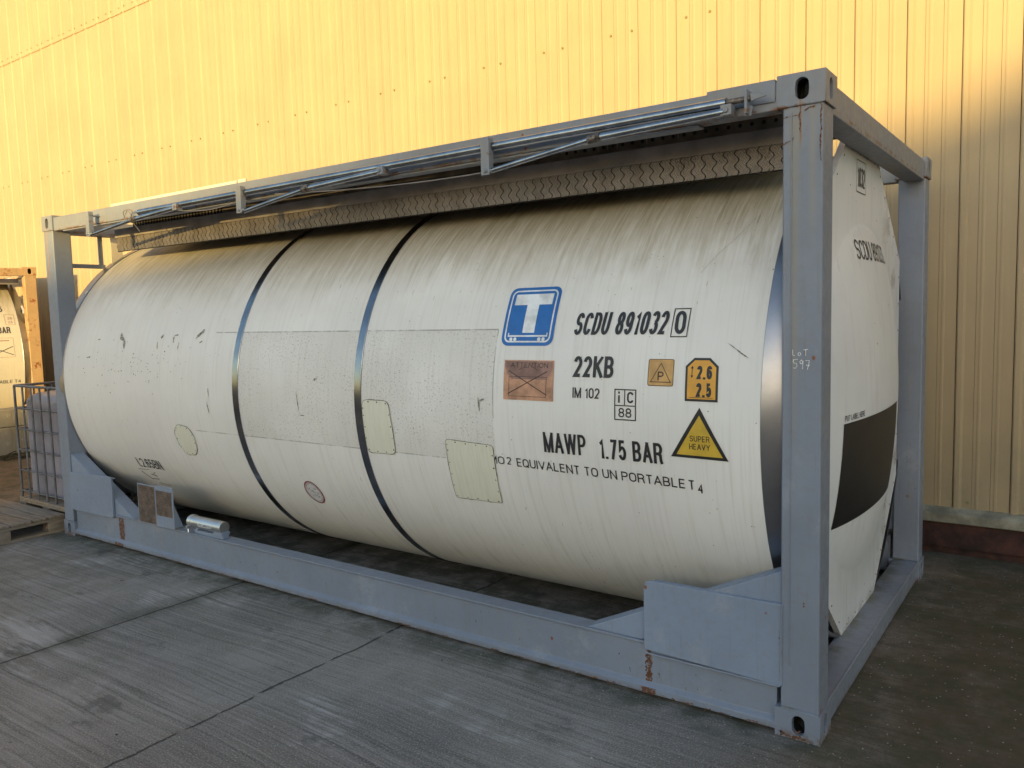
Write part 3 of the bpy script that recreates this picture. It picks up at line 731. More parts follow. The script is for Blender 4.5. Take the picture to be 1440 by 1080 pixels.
b=MB(); b.prism([(5.795,2.535),(5.84,2.526),(5.86,2.514),(5.82,2.508),(5.80,2.503)],'y',-.055,-.048); b.box(5.775,5.785,-.06,.0,2.46,2.55); b.prism([(5.76,2.46),(5.79,2.455),(5.80,2.49),(5.775,2.50)],'y',-.03,-.022); b.build('rail_catch',M['grey'],root,bevel=.002)
b=MB(); P=[(1.39+.048*math.cos(2*math.pi*k/24),-.055+.012*math.sin(2*math.pi*k/12),2.474+.040*math.sin(2*math.pi*k/24)) for k in range(25)]; b.tube(P,.0035,6); 
P=[(1.40+.042*math.cos(2*math.pi*k/24),-.062-.008*math.sin(2*math.pi*k/12),2.472+.036*math.sin(2*math.pi*k/24)) for k in range(25)]; b.tube(P,.003,6); b.tube([(1.435,-.06,2.445),(1.45,-.04,2.40),(1.47,-.02,2.36)],.0025,6); b.build('wire_ring',M['alu'],root)
b=MB(); P=[]
for k in range(25):
    t=k/24; P.append((2.98+1.57*t,-.045-.03*math.sin(math.pi*t),2.455-.065*math.sin(math.pi*t*.62)))
b.tube(P,.0028,6); P=[(1.98+.7*k/10,-.05,2.455-.03*math.sin(math.pi*k/10)) for k in range(11)]; b.tube(P,.0022,6); b.build('stay_cable',M['alu'],root)
# bars and small plate behind the far left corner
b=MB(); b.box(.05,.075,.150,.46,2.188,2.222); b.build('end_brace_bar',M['grey'],root,bevel=.002)
b=MB(); b.box(.05,.07,.415,.448,2.222,2.456); b.build('end_upright',M['grey'],root,bevel=.002)
b=MB(); b.box(.100,.106,.50,.60,2.13,2.50); b.build('end_tab',M['flap'],root)

# data plates
def data_plate(x0,x1,z0,z1,ix0,ix1,iz0,iz1,y):
    b=MB(); b.box(x0,x1,y,y+.006,z0,z1); b.prism([(y+.006,z0+.01),(y+.07,z0+.01),(y+.006,z1-.12)],'x',x1-.006,x1-.001)
    h=b.build('plate_holder',M['grey_clean'],root,bevel=.002)
    b=MB(); b.box(ix0,ix1,y-.0035,y,iz0,iz1); dp=b.build('data_plate',M['bronze'],h,bevel=.001)
    a=Art(); z=iz1-.022
    while z>iz0+.02:
        xx=ix0+.012
        while xx<ix1-.02:
            l_=random.uniform(.008,.03); 
            if random.random()<.8: a.poly([(xx,z),(min(xx+l_,ix1-.01),z),(min(xx+l_,ix1-.01),z+.0032),(xx,z+.0032)])
            xx+=l_+.006
        z-=.0125
    a.build('engraving',M['ink_grey'],dp,flat_y(y-.0042),step=9)
data_plate(1.170,1.408,.254,.546,1.182,1.400,.262,.538,.000)
data_plate(1.416,1.640,.254,.556,1.427,1.622,.338,.520,-.004)
# document tube
b=MB(); b.box(1.83,2.16,.028,.075,.2535,.278); b.box(1.86,1.885,.02,.085,.278,.30); b.box(2.06,2.16,.02,.085,.2765,.30); b.build('tube_bracket',M['grey_clean'],root,bevel=.003)
b=MB(); b.tube([(1.80,.05,.328),(2.15,.05,.328)],.042,28); dt=b.build('document_tube',M['tin'],root,bevel=.003)
b=MB(); b.tube([(1.775,.05,.328),(1.81,.05,.328)],.047,24); b.box(1.776,1.790,-.004,.02,.285,.305); b.tube([(1.80,.0,.285),(1.81,-.004,.262)],.006,8); b.build('tube_cap',M['tin'],dt,bevel=.003)
tm=lambda p,q,l: Vector((p,.05-(.0428+l)*math.cos(q/.042),.328+(.0428+l)*math.sin(q/.042)))
a=Art(); a.poly([(1.905,-.012),(2.055,-.012),(2.055,.014),(1.905,.014)]); lb=a.build('tube_label',M['white'],dt,tm,step=.006)
a=Art(); a.text('DOCUMENTS',1.915,2.045,-.007,.009,bold=.02); a.build('label_text',M['ink'],lb,tm.__class__ and (lambda p,q,l: tm(p,q,.0006)),step=.006)

# ---- markings on the drum, laid out in (x, arc length)
def T(name,*a,mat='ink',lift=.001,parent=sh,**k):
    A=Art(); A.text(*a,**k); return A.build(name,M[mat],parent,lambda p,q,l: drum(p,q,lift+l),step=.025)
# blue T logo
A=Art()
A.poly(rrect(4.515,4.815,.322,.626,.040),0)
v,f=ring_faces(rrect(4.531,4.799,.338,.610,.030),rrect(4.539,4.791,.346,.602,.024)); A.mesh(v,f,1,.0008)
A.poly([(4.556,.588),(4.775,.588),(4.775,.530),(4.703,.530),(4.703,.386),(4.634,.386),(4.634,.530),(4.556,.530)],1,.0008)
A.poly([(4.551,.366),(4.781,.366),(4.781,.374),(4.551,.374)],1,.0008); A.poly([(4.551,.370),(4.557,.370),(4.557,.386),(4.551,.386)],1,.0008); A.poly([(4.775,.370),(4.781,.370),(4.781,.386),(4.775,.386)],1,.0008)
for x in (4.572,4.596,4.736,4.760): A.poly(circ(x,.354,.0095,16),1,.0008)
A.build('logo_panel',[M['blue'],M['white']],sh,lambda p,q,l: drum(p,q,.001+l),step=.02)
T('serial_number','SCDU 891032',4.922,5.386,.374,.482,bold=.006,shear=.012)
A=Art()
def boxring(A,x0,x1,y0,y1,wd,mi=0,lift=0.,sh_=0.):
    o=[(x0,y0),(x1,y0),(x1+sh_,y1),(x0+sh_,y1)]; i=[(x0+wd,y0+wd),(x1-wd,y0+wd),(x1-wd+sh_,y1-wd),(x0+wd+sh_,y1-wd)]
    A.mesh(*ring_faces(o,i),mi,lift)
boxring(A,5.409,5.486,.362,.492,.0045,sh_=.004); A.text('0',5.424,5.474,.376,.480,bold=.010); A.build('check_digit',M['ink'],sh,lambda p,q,l: drum(p,q,.001),step=.025)
T('size_code','22KB',4.945,5.153,.178,.275,bold=.013)
T('tank_type','IM 102',4.946,5.087,.083,.130,bold=.004)
A=Art(); boxring(A,5.163,5.270,-.007,.131,.0050); A.stroke((5.165,.058),(5.268,.058),.0045); A.stroke((5.214,.06),(5.214,.129),.0045)
A.text('i',5.182,5.197,.070,.120,bold=.012); A.text('C',5.226,5.258,.070,.120,bold=.012); A.text('88',5.184,5.248,.006,.048,bold=.004); A.build('approval_box',M['ink'],sh,lambda p,q,l: drum(p,q,.001),step=.025)
# faded attention sticker
A=Art(); A.poly([(4.553,.060),(4.841,.060),(4.838,.252),(4.551,.252)],0); 
A.poly([(4.572,.185),(4.820,.185),(4.832,.215),(4.832,.247),(4.558,.247),(4.558,.215)],1,.0006); A.poly([(4.60,.16),(4.80,.16),(4.82,.187),(4.574,.187)],1,.0005)
for p,q in (((4.585,.172),(4.80,.172)),((4.585,.172),(4.585,.078)),((4.80,.172),(4.80,.078)),((4.585,.078),(4.80,.078)),((4.64,.205),(4.67,.218)),((4.75,.205),(4.72,.218))): A.stroke(p,q,.0022,2,.0010)
A.stroke((4.580,.088),(4.805,.200),.0045,2,.0012); A.stroke((4.580,.200),(4.805,.088),.0045,2,.0012)
A.text('ATTENTION',4.590,4.806,.216,.240,mi=2,lift=.0011,bold=.006)
A.build('attention_sticker',[M['faded'],M['sticker_dark'],M['line_orange']],sh,lambda p,q,l: drum(p,q,.001+l),step=.02)
# P sticker
A=Art(); A.poly(rrect(5.322,5.441,.150,.266,.008),0); v,f=ring_faces(rrect(5.322,5.441,.150,.266,.008),rrect(5.3245,5.4385,.1525,.2635,.007)); A.mesh(v,f,1,.0006)
for p,q in (((5.336,.167),(5.382,.248)),((5.382,.248),(5.428,.167)),((5.332,.167),(5.432,.167))): A.stroke(p,q,.0032,1,.0008)
A.text('P',5.368,5.396,.174,.212,mi=1,lift=.0008,bold=.01); A.build('pressure_sticker',[M['faded_orange'],M['line_orange']],sh,lambda p,q,l: drum(p,q,.001+l),step=.02)
# 2,6 / 2,5 sign
A=Art(); o_=[(5.496,.091),(5.640,.091),(5.638,.238),(5.600,.273),(5.530,.273),(5.494,.238)]; i_=[(5.506,.101),(5.630,.101),(5.628,.233),(5.596,.263),(5.534,.263),(5.504,.233)]
A.poly(o_,1); A.poly(i_,0,.0006)
A.text('2,6',5.545,5.612,.184,.240,mi=1,lift=.0011,bold=.024); A.text('2,5',5.545,5.612,.110,.168,mi=1,lift=.0011,bold=.024)
A.stroke((5.524,.192),(5.524,.236),.0035,1,.0011); A.poly([(5.517,.228),(5.531,.228),(5.524,.240)],1,.0011); A.poly([(5.517,.199),(5.524,.188),(5.531,.199)],1,.0011); A.stroke((5.514,.107),(5.620,.107),.002,1,.0011)
A.build('height_sign',[M['amber'],M['black']],sh,lambda p,q,l: drum(p,q,.001+l),step=.02)
# SUPER HEAVY triangle
A=Art(); A.poly([(5.562,.066),(5.430,-.150),(5.684,-.152)],1); A.poly([(5.561,.033),(5.456,-.138),(5.660,-.139)],0,.0006)
A.text('SUPER',5.518,5.606,-.078,-.053,mi=1,lift=.0011,bold=.004); A.text('HEAVY',5.515,5.607,-.112,-.087,mi=1,lift=.0011,bold=.004)
A.build('warning_triangle',[M['mustard'],M['black']],sh,lambda p,q,l: drum(p,q,.001+l),step=.02)
T('pressure_text','MAWP',4.778,5.010,-.185,-.087,bold=.004)
T('pressure_value','1.75 BAR',5.077,5.391,-.190,-.097,bold=.007)
A=Art(); A.text('IMO',4.425,4.530,-.272,-.231,bold=.002); A.text('2',4.546,4.572,-.270,-.230,bold=.002); A.text('EQUIVALENT TO UN PORTABLE',4.606,5.485,-.275,-.231,bold=.003,slant=-.018)
A.text('T',5.498,5.528,-.294,-.250,bold=.003); A.text('4',5.540,5.564,-.306,-.262,bold=.010)
A.build('approval_text',M['ink'],sh,lambda p,q,l: drum(p,q,.001),step=.025)
T('calibration_text','L2.65BN',.905,1.235,-.668,-.578,bold=-.002)
A=Art()
for p,q,w_ in (((.84,-.70),(1.00,-.69),.006),((.86,-.72),(.93,-.80),.012),((.93,-.80),(1.04,-.79),.008),((.98,-.74),(1.05,-.755),.012),((.98,-.84),(1.14,-.85),.006),((1.02,-.73),(1.06,-.715),.006),((.96,-.86),(1.10,-.87),.004)): A.stroke(p,q,w_)
A.build('small_stencil',M['ink_grey'],sh,lambda p,q,l: drum(p,q,.001),step=.025)
# round worn sticker
A=Art(); A.poly(circ(2.935,-.645,.078,32,.094),0); v,f=ring_faces(circ(2.935,-.645,.078,32,.094),circ(2.935,-.645,.066,32,.081)); A.mesh(v,f,1,.0006)
v,f=ring_faces(circ(2.935,-.645,.060,32,.074),circ(2.935,-.645,.0575,32,.071)); A.mesh(v,f,2,.0006)
for k in range(16):
    x=2.935+random.uniform(-.035,.035); y=-.645+random.uniform(-.04,.04); A.stroke((x,y),(x+random.uniform(-.02,.02),y+random.uniform(-.015,.015)),.004,2,.0007)
A.build('worn_round_sticker',[M['pale'],M['pink'],M['ink_grey']],sh,lambda p,q,l: drum(p,q,.001+l),step=.02)
# riveted repair patches
def patch(outline, name='repair_patch', heavy=()):
    A=Art(); cx=sum(p[0] for p in outline)/len(outline); cy=sum(p[1] for p in outline)/len(outline)
    def grow(d): 
        out=[]
        for x,y in outline:
            v_=Vector((x-cx,y-cy)); l_=v_.length; out.append((cx+v_.x*(l_+d)/l_,cy+v_.y*(l_+d)/l_))
        return out
    # moss line round the edge, uneven
    n=len(outline); O=[];I=[]
    for i,(x,y) in enumerate(grow(0)):
        v_=Vector((x-cx,y-cy)).normalized(); d=random.choice((.0003,.0008,.0015,.0022,.003)) if (i//5)%3 else .0002
        O.append((x+v_.x*d,y+v_.y*d)); I.append((x-v_.x*.0022,y-v_.y*.0022))
    A.mesh(*ring_faces(O,I),1,.0012); A.poly(grow(-.001),0,.0008)
    per=0; pts=outline+[outline[0]]
    for (p,q) in zip(pts[:-1],pts[1:]):
        d=math.hypot(q[0]-p[0],q[1]-p[1]); 
        while per<d:
            f_=per/d; x=p[0]+(q[0]-p[0])*f_; y=p[1]+(q[1]-p[1])*f_; v_=Vector((cx-x,cy-y)).normalized()*.012
            A.poly(circ(x+v_.x,y+v_.y,random.uniform(.0028,.005),10),1,.0022); per+=.072
        per-=d
    return A.build(name,[M['patch'],M['moss']],sh,lambda p,q,l: drum(p,q,.001+l),step=.02)
def rounded(pts,r=.02,n=4):
    out=[]
    m_=len(pts)
    for i in range(m_):
        p0,p1,p2=Vector(pts[i-1]),Vector(pts[i]),Vector(pts[(i+1)%m_]); a_=p1+(p0-p1).normalized()*r; c_=p1+(p2-p1).normalized()*r
        for k in range(n+1):
            t=k/n; q=a_*(1-t)**2+p1*2*t*(1-t)+c_*t*t; out.append((q.x,q.y))
    # densify the straight runs
    res=[]
    for p,q in zip(out,out[1:]+out[:1]):
        d=math.hypot(q[0]-p[0],q[1]-p[1]); k_=max(1,int(d/.02))
        for k in range(k_): res.append((p[0]+(q[0]-p[0])*k/k_,p[1]+(q[1]-p[1])*k/k_))
    return res
patch(rounded([(4.165,-.165),(4.472,-.176),(4.468,-.34),(4.458,-.505),(4.150,-.508),(4.158,-.33)],.020))
patch(rounded([(3.570,.018),(3.775,.019),(3.795,-.140),(3.790,-.285),(3.570,-.290)],.040))
patch(rounded([(1.690,-.238),(1.815,-.250),(1.868,-.315),(1.850,-.420),(1.800,-.470),(1.690,-.478),(1.640,-.40),(1.632,-.30)],.030))
# scrapes near the left end
A=Art()
def blob(cx,cy,rx,ry,n=18,rot=0.):
    P=[]
    for k in range(n):
        t=2*math.pi*k/n; rr=random.uniform(.45,1.15); x=rx*rr*math.cos(t); y=ry*rr*math.sin(t); P.append((cx+x*math.cos(rot)-y*math.sin(rot),cy+x*math.sin(rot)+y*math.cos(rot)))
    return P
for (u_,s_,rx,ry,rot) in ((.98,.375,.05,.022,-.7),(1.03,.325,.035,.020,-1.2),(.66,.36,.02,.008,0),(1.98,.40,.06,.015,.6),(1.52,.38,.02,.012,.9),(1.67,.36,.01,.03,.2),(1.48,.31,.006,.03,.2),(1.74,.31,.006,.03,-.1),(1.70,.39,.03,.006,.1),
    (2.0,.34,.02,.006,.4),(.55,.22,.04,.006,.1),(2.1,-.1,.006,.05,.2),(2.12,.0,.006,.03,.1),(3.02,-.02,.004,.06,.15),(4.40,.03,.006,.05,.1),(4.42,.05,.02,.006,.3),(3.05,-.1,.03,.004,.0),(3.18,.12,.015,.01,.5),(5.72,.30,.06,.003,-.6)):
    A.poly(blob(u_,s_,rx,ry,rot=rot))
for _ in range(90):
    u_=random.gauss(1.15,.35); s_=random.gauss(.16,.08); A.poly(blob(u_,s_,random.uniform(.003,.010),random.uniform(.002,.006),8))
A.build('paint_scrapes',M['scrape'],sh,lambda p,q,l: drum(p,q,.001),step=.02)['kind']='stuff'
A=Art()
for p,q in zip([(5.50,.66),(5.56,.76),(5.62,.84),(5.66,.92)],[(5.56,.76),(5.62,.84),(5.66,.92),(5.70,.99)]): A.stroke(p,q,.0014)
A.build('long_scratch',M['scrape'],sh,lambda p,q,l: drum(p,q,.001),step=.02)

# ---- end cover markings
em=lambda p,q,l: Vector((dish_x(p,q)+.002+l,p,q))
A=Art(); A.poly([(.575,.715),(1.62,.715),(1.62,1.198),(.590,1.198)]); A.build('placard_panel',M['black'],ec,em,step=.03,axes=(0,1))
A=Art(); A.text('PUT LABEL HERE',.600,.840,1.208,1.234,bold=.003); A.build('placard_text',M['ink'],ec,em,step=.03,axes=(0,))
A=Art(); A.text('SCDU 891032 0',.925,1.66,1.94,2.035,bold=-.006); A.build('serial_number',M['ink'],ec,em,step=.03,axes=(0,1))
A=Art(); boxring(A,1.066,1.262,2.272,2.428,.004); A.text('1032',1.090,1.242,2.300,2.395,bold=-.004); A.build('short_number',M['ink'],ec,em,step=.05)
# chalk on the post
A=Art()
CH={'L':[((0,1),(0,.1)),((0,.1),(.6,0))],'o':[((.1,.1),(.0,.5)),((0,.5),(.4,.8)),((.4,.8),(.8,.45)),((.8,.45),(.5,.0)),((.5,0),(.1,.1))],'T':[((-.1,.95),(1.1,1.05)),((.5,1),(.45,0))],
 '5':[((.9,1.05),(.1,1)),((.1,1),(.05,.6)),((.05,.6),(.6,.6)),((.6,.6),(.8,.3)),((.8,.3),(.5,0)),((.5,0),(0,.05))],'9':[((.9,.7),(.5,1.0)),((.5,1),(.1,.75)),((.1,.75),(.4,.5)),((.4,.5),(.9,.7)),((.9,.9),(.75,-.1))],'7':[((0,1),(.9,1.0)),((.9,1),(.45,-.05)),((.2,.5),(1.0,.48))]}
def chalk(ch,x,z,wd,ht):
    for p,q in CH[ch]: A.stroke((x+p[0]*wd,z+p[1]*ht),(x+q[0]*wd,z+q[1]*ht),.0024)
chalk('L',5.943,1.536,.013,.025); chalk('o',5.963,1.536,.014,.018); chalk('T',5.985,1.536,.014,.024)
chalk('5',5.944,1.488,.020,.033); chalk('9',5.968,1.488,.016,.033); chalk('7',5.990,1.484,.018,.034)
A.build('chalk_lot_number',M['chalk'],root,flat_y(.0045),step=9)

# ---- neighbour container, turned across the end of the yard
TH=R(80); corner=Vector((-5.36,2.33,-.04)); u_=Vector((math.cos(TH),math.sin(TH),0))
nb=empty('tank_container',corner-u_*LX,TH); tag(nb,'sunlit cream tank in a rusty orange frame behind the low concrete wall','tank container')
frame(nb,M['rusty'],M['rusty'],[M['rusty'],M['dark']])
ns=shell(nb,M['shell_far'],M['band'],both=True)
end_cover(nb,M['end'],1); end_cover(nb,M['end'],-1)
b=MB(); b.box(.4,5.90,.325,.34,2.36,2.43); b.box(.4,5.9,.34,.9,2.42,2.44); b.build('walkway_edge',M['alu'],nb)
def TN(name,*a,mat='ink_grey',**k):
    A=Art(); A.text(*a,**k); return A.build(name,M[mat],ns,lambda p,q,l: drum(p,q,.001),step=.025)
def arc(z): return RT*math.asin(max(-.999,min(.999,(z-ZC)/RT)))
TN('serial_number','SCDU 891047 6',4.85,5.655,arc(1.965),arc(2.05)-.0,bold=.01)
TN('pressure_text','1.75 BAR',5.36,5.700,arc(1.665),arc(1.755),bold=.012)
A=Art(); s0,s1=arc(1.78),arc(1.93)
boxring(A,5.655,5.775,s0,s1,.004); A.text('2,6',5.69,5.745,s0+.085,s0+.125,bold=.0); A.text('2,5',5.69,5.745,s0+.025,s0+.065,bold=.0)
A.build('height_sign',M['sticker_dark'],ns,lambda p,q,l: drum(p,q,.001),step=.025)
A=Art(); s0,s1=arc(1.33),arc(1.60); boxring(A,5.42,5.715,s0,s1,.003,0); A.stroke((5.43,s0+.03),(5.70,s0+.15),.008,1); A.stroke((5.43,s0+.15),(5.70,s0+.03),.008,1); A.stroke((5.47,s1-.04),(5.66,s1-.04),.012,0)
A.build('attention_sticker',[M['sticker_dark'],M['ink']],ns,lambda p,q,l: drum(p,q,.001+mi_l if False else .001+l),step=.025)
TN('approval_text','UN PORTABLE T4',5.22,5.765,arc(.965),arc(1.01),bold=.002)

# ------------------------------------------------------------------ IBC tote beside the container
def bars(mb,path,r=.009): mb.tube(path,r,8)
t=empty('ibc_tote',(-.58,.72,0)); tag(t,'caged white plastic tote on a wooden base, standing just left of the big white tank','ibc tote')
ox,oy=-.58,.72
X0,X1,Y0,Y1=-.49,.49,-.57,.57; Z0,Z1=.17,1.185
b=MB()
# bottle with pressed vertical folds
n=96; rings=[]
def bott(z,ins,am):
    P=[]
    for k in range(n):
        a=2*math.pi*k/n; c,s_=math.cos(a),math.sin(a); hx,hy=X1-.035-ins,Y1-.035-ins; pw=.18
        x=hx*math.copysign(abs(c)**pw,c); y=hy*math.copysign(abs(s_)**pw,s_)
        P.append(Vector((x,y,z)))
    for q in P:   # folds between the cage uprights
        if abs(q.y)>=hy*.97: q.y-=math.copysign(am*(.5+.5*math.cos(2*math.pi*(q.x-X0)/.155)),q.y)
        if abs(q.x)>=hx*.97: q.x-=math.copysign(am*(.5+.5*math.cos(2*math.pi*(q.y-Y0)/.155)),q.x)
    return P
for z,ins,am in ((.185,.03,0),(.20,.0,.020),(.5,.0,.026),(.8,.0,.026),(1.0,.0,.024),(1.05,.004,.010),(1.09,.03,.004),(1.115,.08,0),(1.13,.2,0),(1.135,.4,0)): rings.append(bott(z,ins,am))
V=[tuple(p) for r_ in rings for p in r_]; F=[]
for i in range(len(rings)-1):
    for k in range(n): F.append((i*n+k,i*n+(k+1)%n,(i+1)*n+(k+1)%n,(i+1)*n+k))
F.append(tuple(range(n-1,-1,-1))); F.append(tuple((len(rings)-1)*n+k for k in range(n)))
b.add(V,F)
M['plastic']=plain('cloudy_plastic_bottle',(.25,.235,.275),.4,nz=.14,sc=3)
bo=b.build('bottle',M['plastic'],t,smooth=True)
b=MB(); b.tube([(0,0,1.13),(0,0,1.165)],.09,24); b.build('bottle_cap',M['black'],bo,bevel=.004)
M['cage']=plain('galvanised_cage',(.17,.17,.185),.5,.5,nz=.2,sc=8)
b=MB()
for z in (.22,.41,.60,.79,.98): bars(b,[(X0,Y0,z),(X1,Y0,z),(X1,Y1,z),(X0,Y1,z),(X0,Y0,z)])
bars(b,[(X0,Y0-.004,Z1),(X1,Y0-.004,Z1),(X1,Y1,Z1),(X0,Y1,Z1),(X0,Y0,Z1)],.012)
k=0; x=X0
while x<=X1+.001:
    for y in (Y0,Y1): bars(b,[(x,y-.008*(1 if y<0 else -1),.165),(x,y-.008*(1 if y<0 else -1),Z1)],.0095)
    x+=(X1-X0)/6
y=Y0
while y<=Y1+.001:
    for x in (X0,X1): bars(b,[(x+.008*(-1 if x<0 else 1),y,.165),(x+.008*(-1 if x<0 else 1),y,Z1)],.0095)
    y+=(Y1-Y0)/7
b.build('cage',M['cage'],t,smooth=True)
b=MB()
for k in range(7): b.box(-.50,.50,-.60+k*.174,-.60+k*.174+.145,.142,.163)
b.box(-.50,.50,-.6,.6,.120,.1415)
for x in (-.50,-.06,.38):
    for y in (-.60,-.07,.46): b.box(x,x+.12,y,y+.14,.022,.120)
    b.box(x,x+.12,-.60,.60,.002,.022)
b.build('pallet_base',M['wood_x'],t,bevel=.003)

# ------------------------------------------------------------------ wooden pallet in front of the tote
p_=empty('wooden_pallet',(-.665,-.46,0),R(1.0)); tag(p_,'empty weathered wooden pallet lying flat in front of the caged tote','pallet')
hx,hy=.60,.50
y=-hy
for k,wd in enumerate((.145,.10,.145,.10,.145,.10,.12)):
    b=MB(); b.box(-hx,hx,y,y+wd,.122+random.uniform(0,.002),.143+random.uniform(0,.002)); b.build('deck_board',M['wood'],p_,bevel=.003); y+=wd+.0235
for x in (-hx,-.05,hx-.10):
    b=MB(); b.box(x,x+.10,-hy,hy,.101,.1215)
    for yy in (-hy,-.07,hy-.14): b.box(x,x+.10,yy,yy+.14,.022,.101)
    b.box(x,x+.10,-hy,hy,.001,.022); b.build('runner',M['wood_x'],p_,bevel=.003)

# ------------------------------------------------------------------ concrete blocks
def cblock(y0,y1,z0,z1,label):
    o=empty('concrete_block',(-5.02,(y0+y1)/2,z0)); tag(o,label,'concrete block','concrete blocks of the low wall')
    b=MB(); b.box(-.17,.17,-(y1-y0)/2,(y1-y0)/2,0,z1-z0); c=b.build('block_body',M['concrete'],o,bevel=.012); return o
cblock(.35,2.20,.0,.372,'lower grey concrete block of the low wall behind the tote, mossy at its foot')
cblock(.55,2.05,.376,.610,'upper grey concrete block of the low wall, directly below the sunlit tank')
# dead twigs at the wall's foot
b=MB()
for k in range(70):
    x=random.uniform(-4.8,-4.35); y=random.uniform(1.0,2.0); a=random.uniform(-.5,.5)+R(80); l_=random.uniform(.08,.3)
    b.tube([(x,y,.012),(x+.5*l_*math.cos(a),y+.5*l_*math.sin(a),random.uniform(.015,.05)),(x+l_*math.cos(a+.3),y+l_*math.sin(a+.3),.012)],random.uniform(.003,.008),5)
tag(b.build('dead_twigs',M['moss']),'dark dead twigs lying along the foot of the low concrete wall','twigs',kind='stuff')
# loose grit and flakes on the slab
M['grit']=plain('pale_grit',(.36,.34,.30),.8,nz=.3,sc=60); M['leaf']=plain('dead_leaf',(.07,.035,.022),.8,nz=.4,sc=40)
b=MB()
for k in range(900):
    if k<520: x=random.uniform(2.5,7.6); y=random.uniform(-2.4,-.02)
    else: x=random.uniform(6.08,8.2); y=random.uniform(-1.5,2.8)
    r_=random.uniform(.0008,.0024)*(2.2 if random.random()<.05 else 1); b.add([(x-r_,y-r_,0.0),(x+r_,y-r_*.6,0.0),(x+r_*.7,y+r_,0.0),(x-r_*.8,y+r_*.7,0.0),(x,y,r_*1.1)],[(0,1,4),(1,2,4),(2,3,4),(3,0,4)],0)
for k in range(70):
    if k<34: x=random.uniform(6.1,8.0); y=random.uniform(.6,2.7)
    elif k<60: x=random.uniform(.3,5.9); y=random.uniform(-.10,-.005)
    else: x=random.uniform(.5,5); y=random.uniform(-1.8,-.1); r_=random.uniform(.010,.026)*(.55 if k>=34 else 1); a=random.uniform(0,6.3)
    P=[(x+r_*c*math.cos(a)-r_*s_*math.sin(a),y+r_*c*math.sin(a)+r_*s_*math.cos(a),.003+.006*abs(s_)) for c,s_ in ((-1,0),(-.3,.5),(.5,.45),(1,0),(.4,-.5),(-.4,-.4))]; b.add(P,[tuple(range(6))],1 if k%5 else 0)
tag(b.build('loose_grit',[M['grit'],M['leaf']]),'pale grit and small dead leaves scattered over the concrete','grit',kind='stuff')

# ------------------------------------------------------------------ the clad building behind
WYP=3.0
bd=empty('clad_building',(0,WYP,0)); tag(bd,'tall beige ribbed metal building filling the background, sunlit yellow above the tank','building')
def sheet_profile(x0,x1,proud=0.):
    """points (x, y, groove) of the ribbed sheet from left to right"""
    P=[]; k0=math.floor((x0-6.48)*3); k1=math.ceil((x1-6.48)*3)
    for k in range(k0,k1+1):
        b_=6.48+k/3
        seq=[(-.0035,0,0),(-.003,.012,1),(.0015,.012,1),(.002,-.006,0),(.010,-.013,0),(.036,-.013,0),(.052,0,0),
             (.1102,0,0),(.1108,.003,1),(.1124,.003,1),(.113,0,0),(.130,0,0),(.137,-.0028,0),(.147,-.0028,0),(.154,0,0),
             (.2182,0,0),(.2188,.003,1),(.2204,.003,1),(.221,0,0),(.238,0,0),(.245,-.0028,0),(.255,-.0028,0),(.262,0,0)]
        for a,y,g in seq: P.append((b_+a,y-proud,g))
    return P
def sheet(z0,z1,proud,name):
    P=sheet_profile(-34,13,proud); mb=MB(); n=len(P)
    rows=[z0,z1]
    for z in rows: 
        for a,y,g in P: mb.v.append((a,y,z))
    for i in range(n-1):
        mb.f.append((i,i+1,n+i+1,n+i)); mb.mi.append(1 if (P[i][2] and P[i+1][2]) else 0)
    return mb.build(name,[M['wall'],M['wall_groove']],bd)
lowc=sheet(.318,5.905,0,'lower_cladding'); upc=sheet(5.888,11.5,.010,'upper_cladding')
scr=MB(); scr.tube([(0,-.001,0),(0,-.010,0)],.010,8); so_=scr.build('screw_head',M['screw'],lowc); so_.location=(6.48+.09,0,4.0)
for k in range(-56,2):
    x=6.48+k/3
    for dx,z,yy in ((.085 if k%2 else -.055,4.0,0),(.09,.37,0) if k>-6 else (None,0,0)):
        if dx is None or (k==0 and z==4.0): continue
        o=bpy.data.objects.new('screw_head',so_.data); col.objects.link(o); o.parent=lowc; o.location=(x+dx,yy,z)
b=MB()
for k in range(-60,-18):
    x=6.48+k/3
    for dx in (.08,-.05): b.tube([(x+dx,-.011,5.96),(x+dx,-.019,5.96)],.009,8)
b.build('lap_screws',M['screw'],upc)['kind']='stuff'
b=MB(); b.prism([(.03,.335),(-.045,.312),(-.075,.290),(-.078,.232),(-.070,.228),(.03,.228)],'x',-34,13); b.build('base_flashing',M['trim'],bd,bevel=.004)
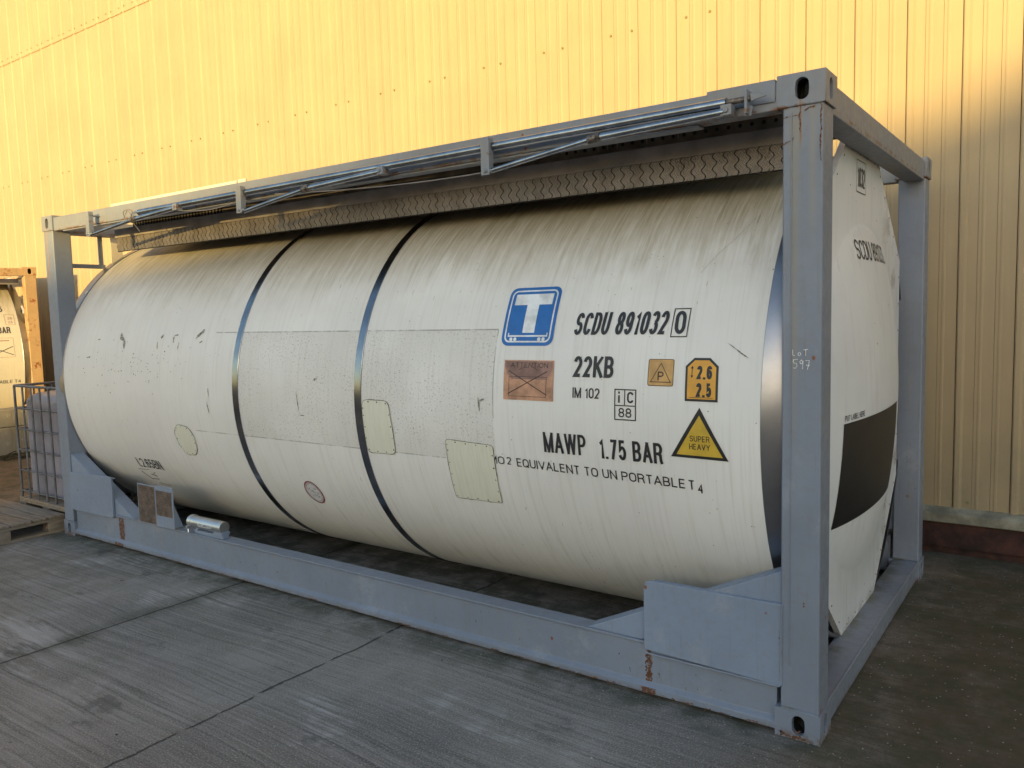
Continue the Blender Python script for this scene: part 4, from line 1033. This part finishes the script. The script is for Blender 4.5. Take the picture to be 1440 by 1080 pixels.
b=MB(); b.box(-34,13,-.04,.02,.055,.228); b.box(-34,13,-.01,.02,0,.055); 
b.build('steel_plinth',M['red'],bd)
b=MB(); b.box(-34,13,.06,14,0,11.4); b.build('building_core',M['trim'],bd)
b=MB(); b.prism([(-.12,11.45),(14.1,11.45),(14.1,11.6),(7,12.6),(-.12,11.6)],'x',-34.2,13.2); b.build('roof',M['trim'],bd)

# ------------------------------------------------------------------ buildings across the yard whose shadow lies on the container
M['shed']=plain('grey_shed_sheet',(.20,.19,.18),.7,nz=.2,sc=.6); M['shed_roof']=plain('dark_shed_roof',(.12,.11,.11),.7,nz=.2,sc=.6)
def shed(name,label,poly,y0,y1,doors,loc):
    o=empty(name,loc); tag(o,label,'building')
    b=MB(); b.prism([(x-loc[0],z) for x,z in poly],'y',y0-loc[1],y1-loc[1]); b.build('walls',M['shed'],o)
    b=MB()
    for (p,q) in zip(poly[:-1],poly[1:]):
        if abs(q[0]-p[0])>1 and p[1]>0 and q[1]>0: b.prism([(p[0]-loc[0],p[1]+.005),(q[0]-loc[0],q[1]+.005),(q[0]-loc[0],q[1]+.05),(p[0]-loc[0],p[1]+.05)],'y',y0-.2-loc[1],y1+.2-loc[1])
    b.build('roof',M['shed_roof'],o)
    for (xa,xb,zt) in doors:
        b=MB(); b.box(xa-loc[0],xb-loc[0],y1-loc[1],y1+.05-loc[1],0,zt); b.build('roller_door',M['trim'],o)
D=30
def up_(x,z): return (x+.3*D, z+.119*D)
poly=[up_(-.2,-.119*D),up_(-.2,2.10),up_(3,2.50),up_(6.65,3.22),up_(7.39,3.45),(24,9.2),(33,6.4),(33,0)]; poly[0]=(poly[0][0],0)
shed('warehouse','grey warehouse across the yard whose gable shades the tank',poly,-D-14,-D,[(12,17,4.2),(22,27,4.2)],(20,-D,0))
poly=[(-26,0),(-26,.8),up_(-5,.50),(8.75,4.66),(8.75,0)]
shed('lean_to','low grey shed across the yard to the left of the warehouse',poly,-D-12,-D-.02,[(2,5,2.6)],(0,-D,0))
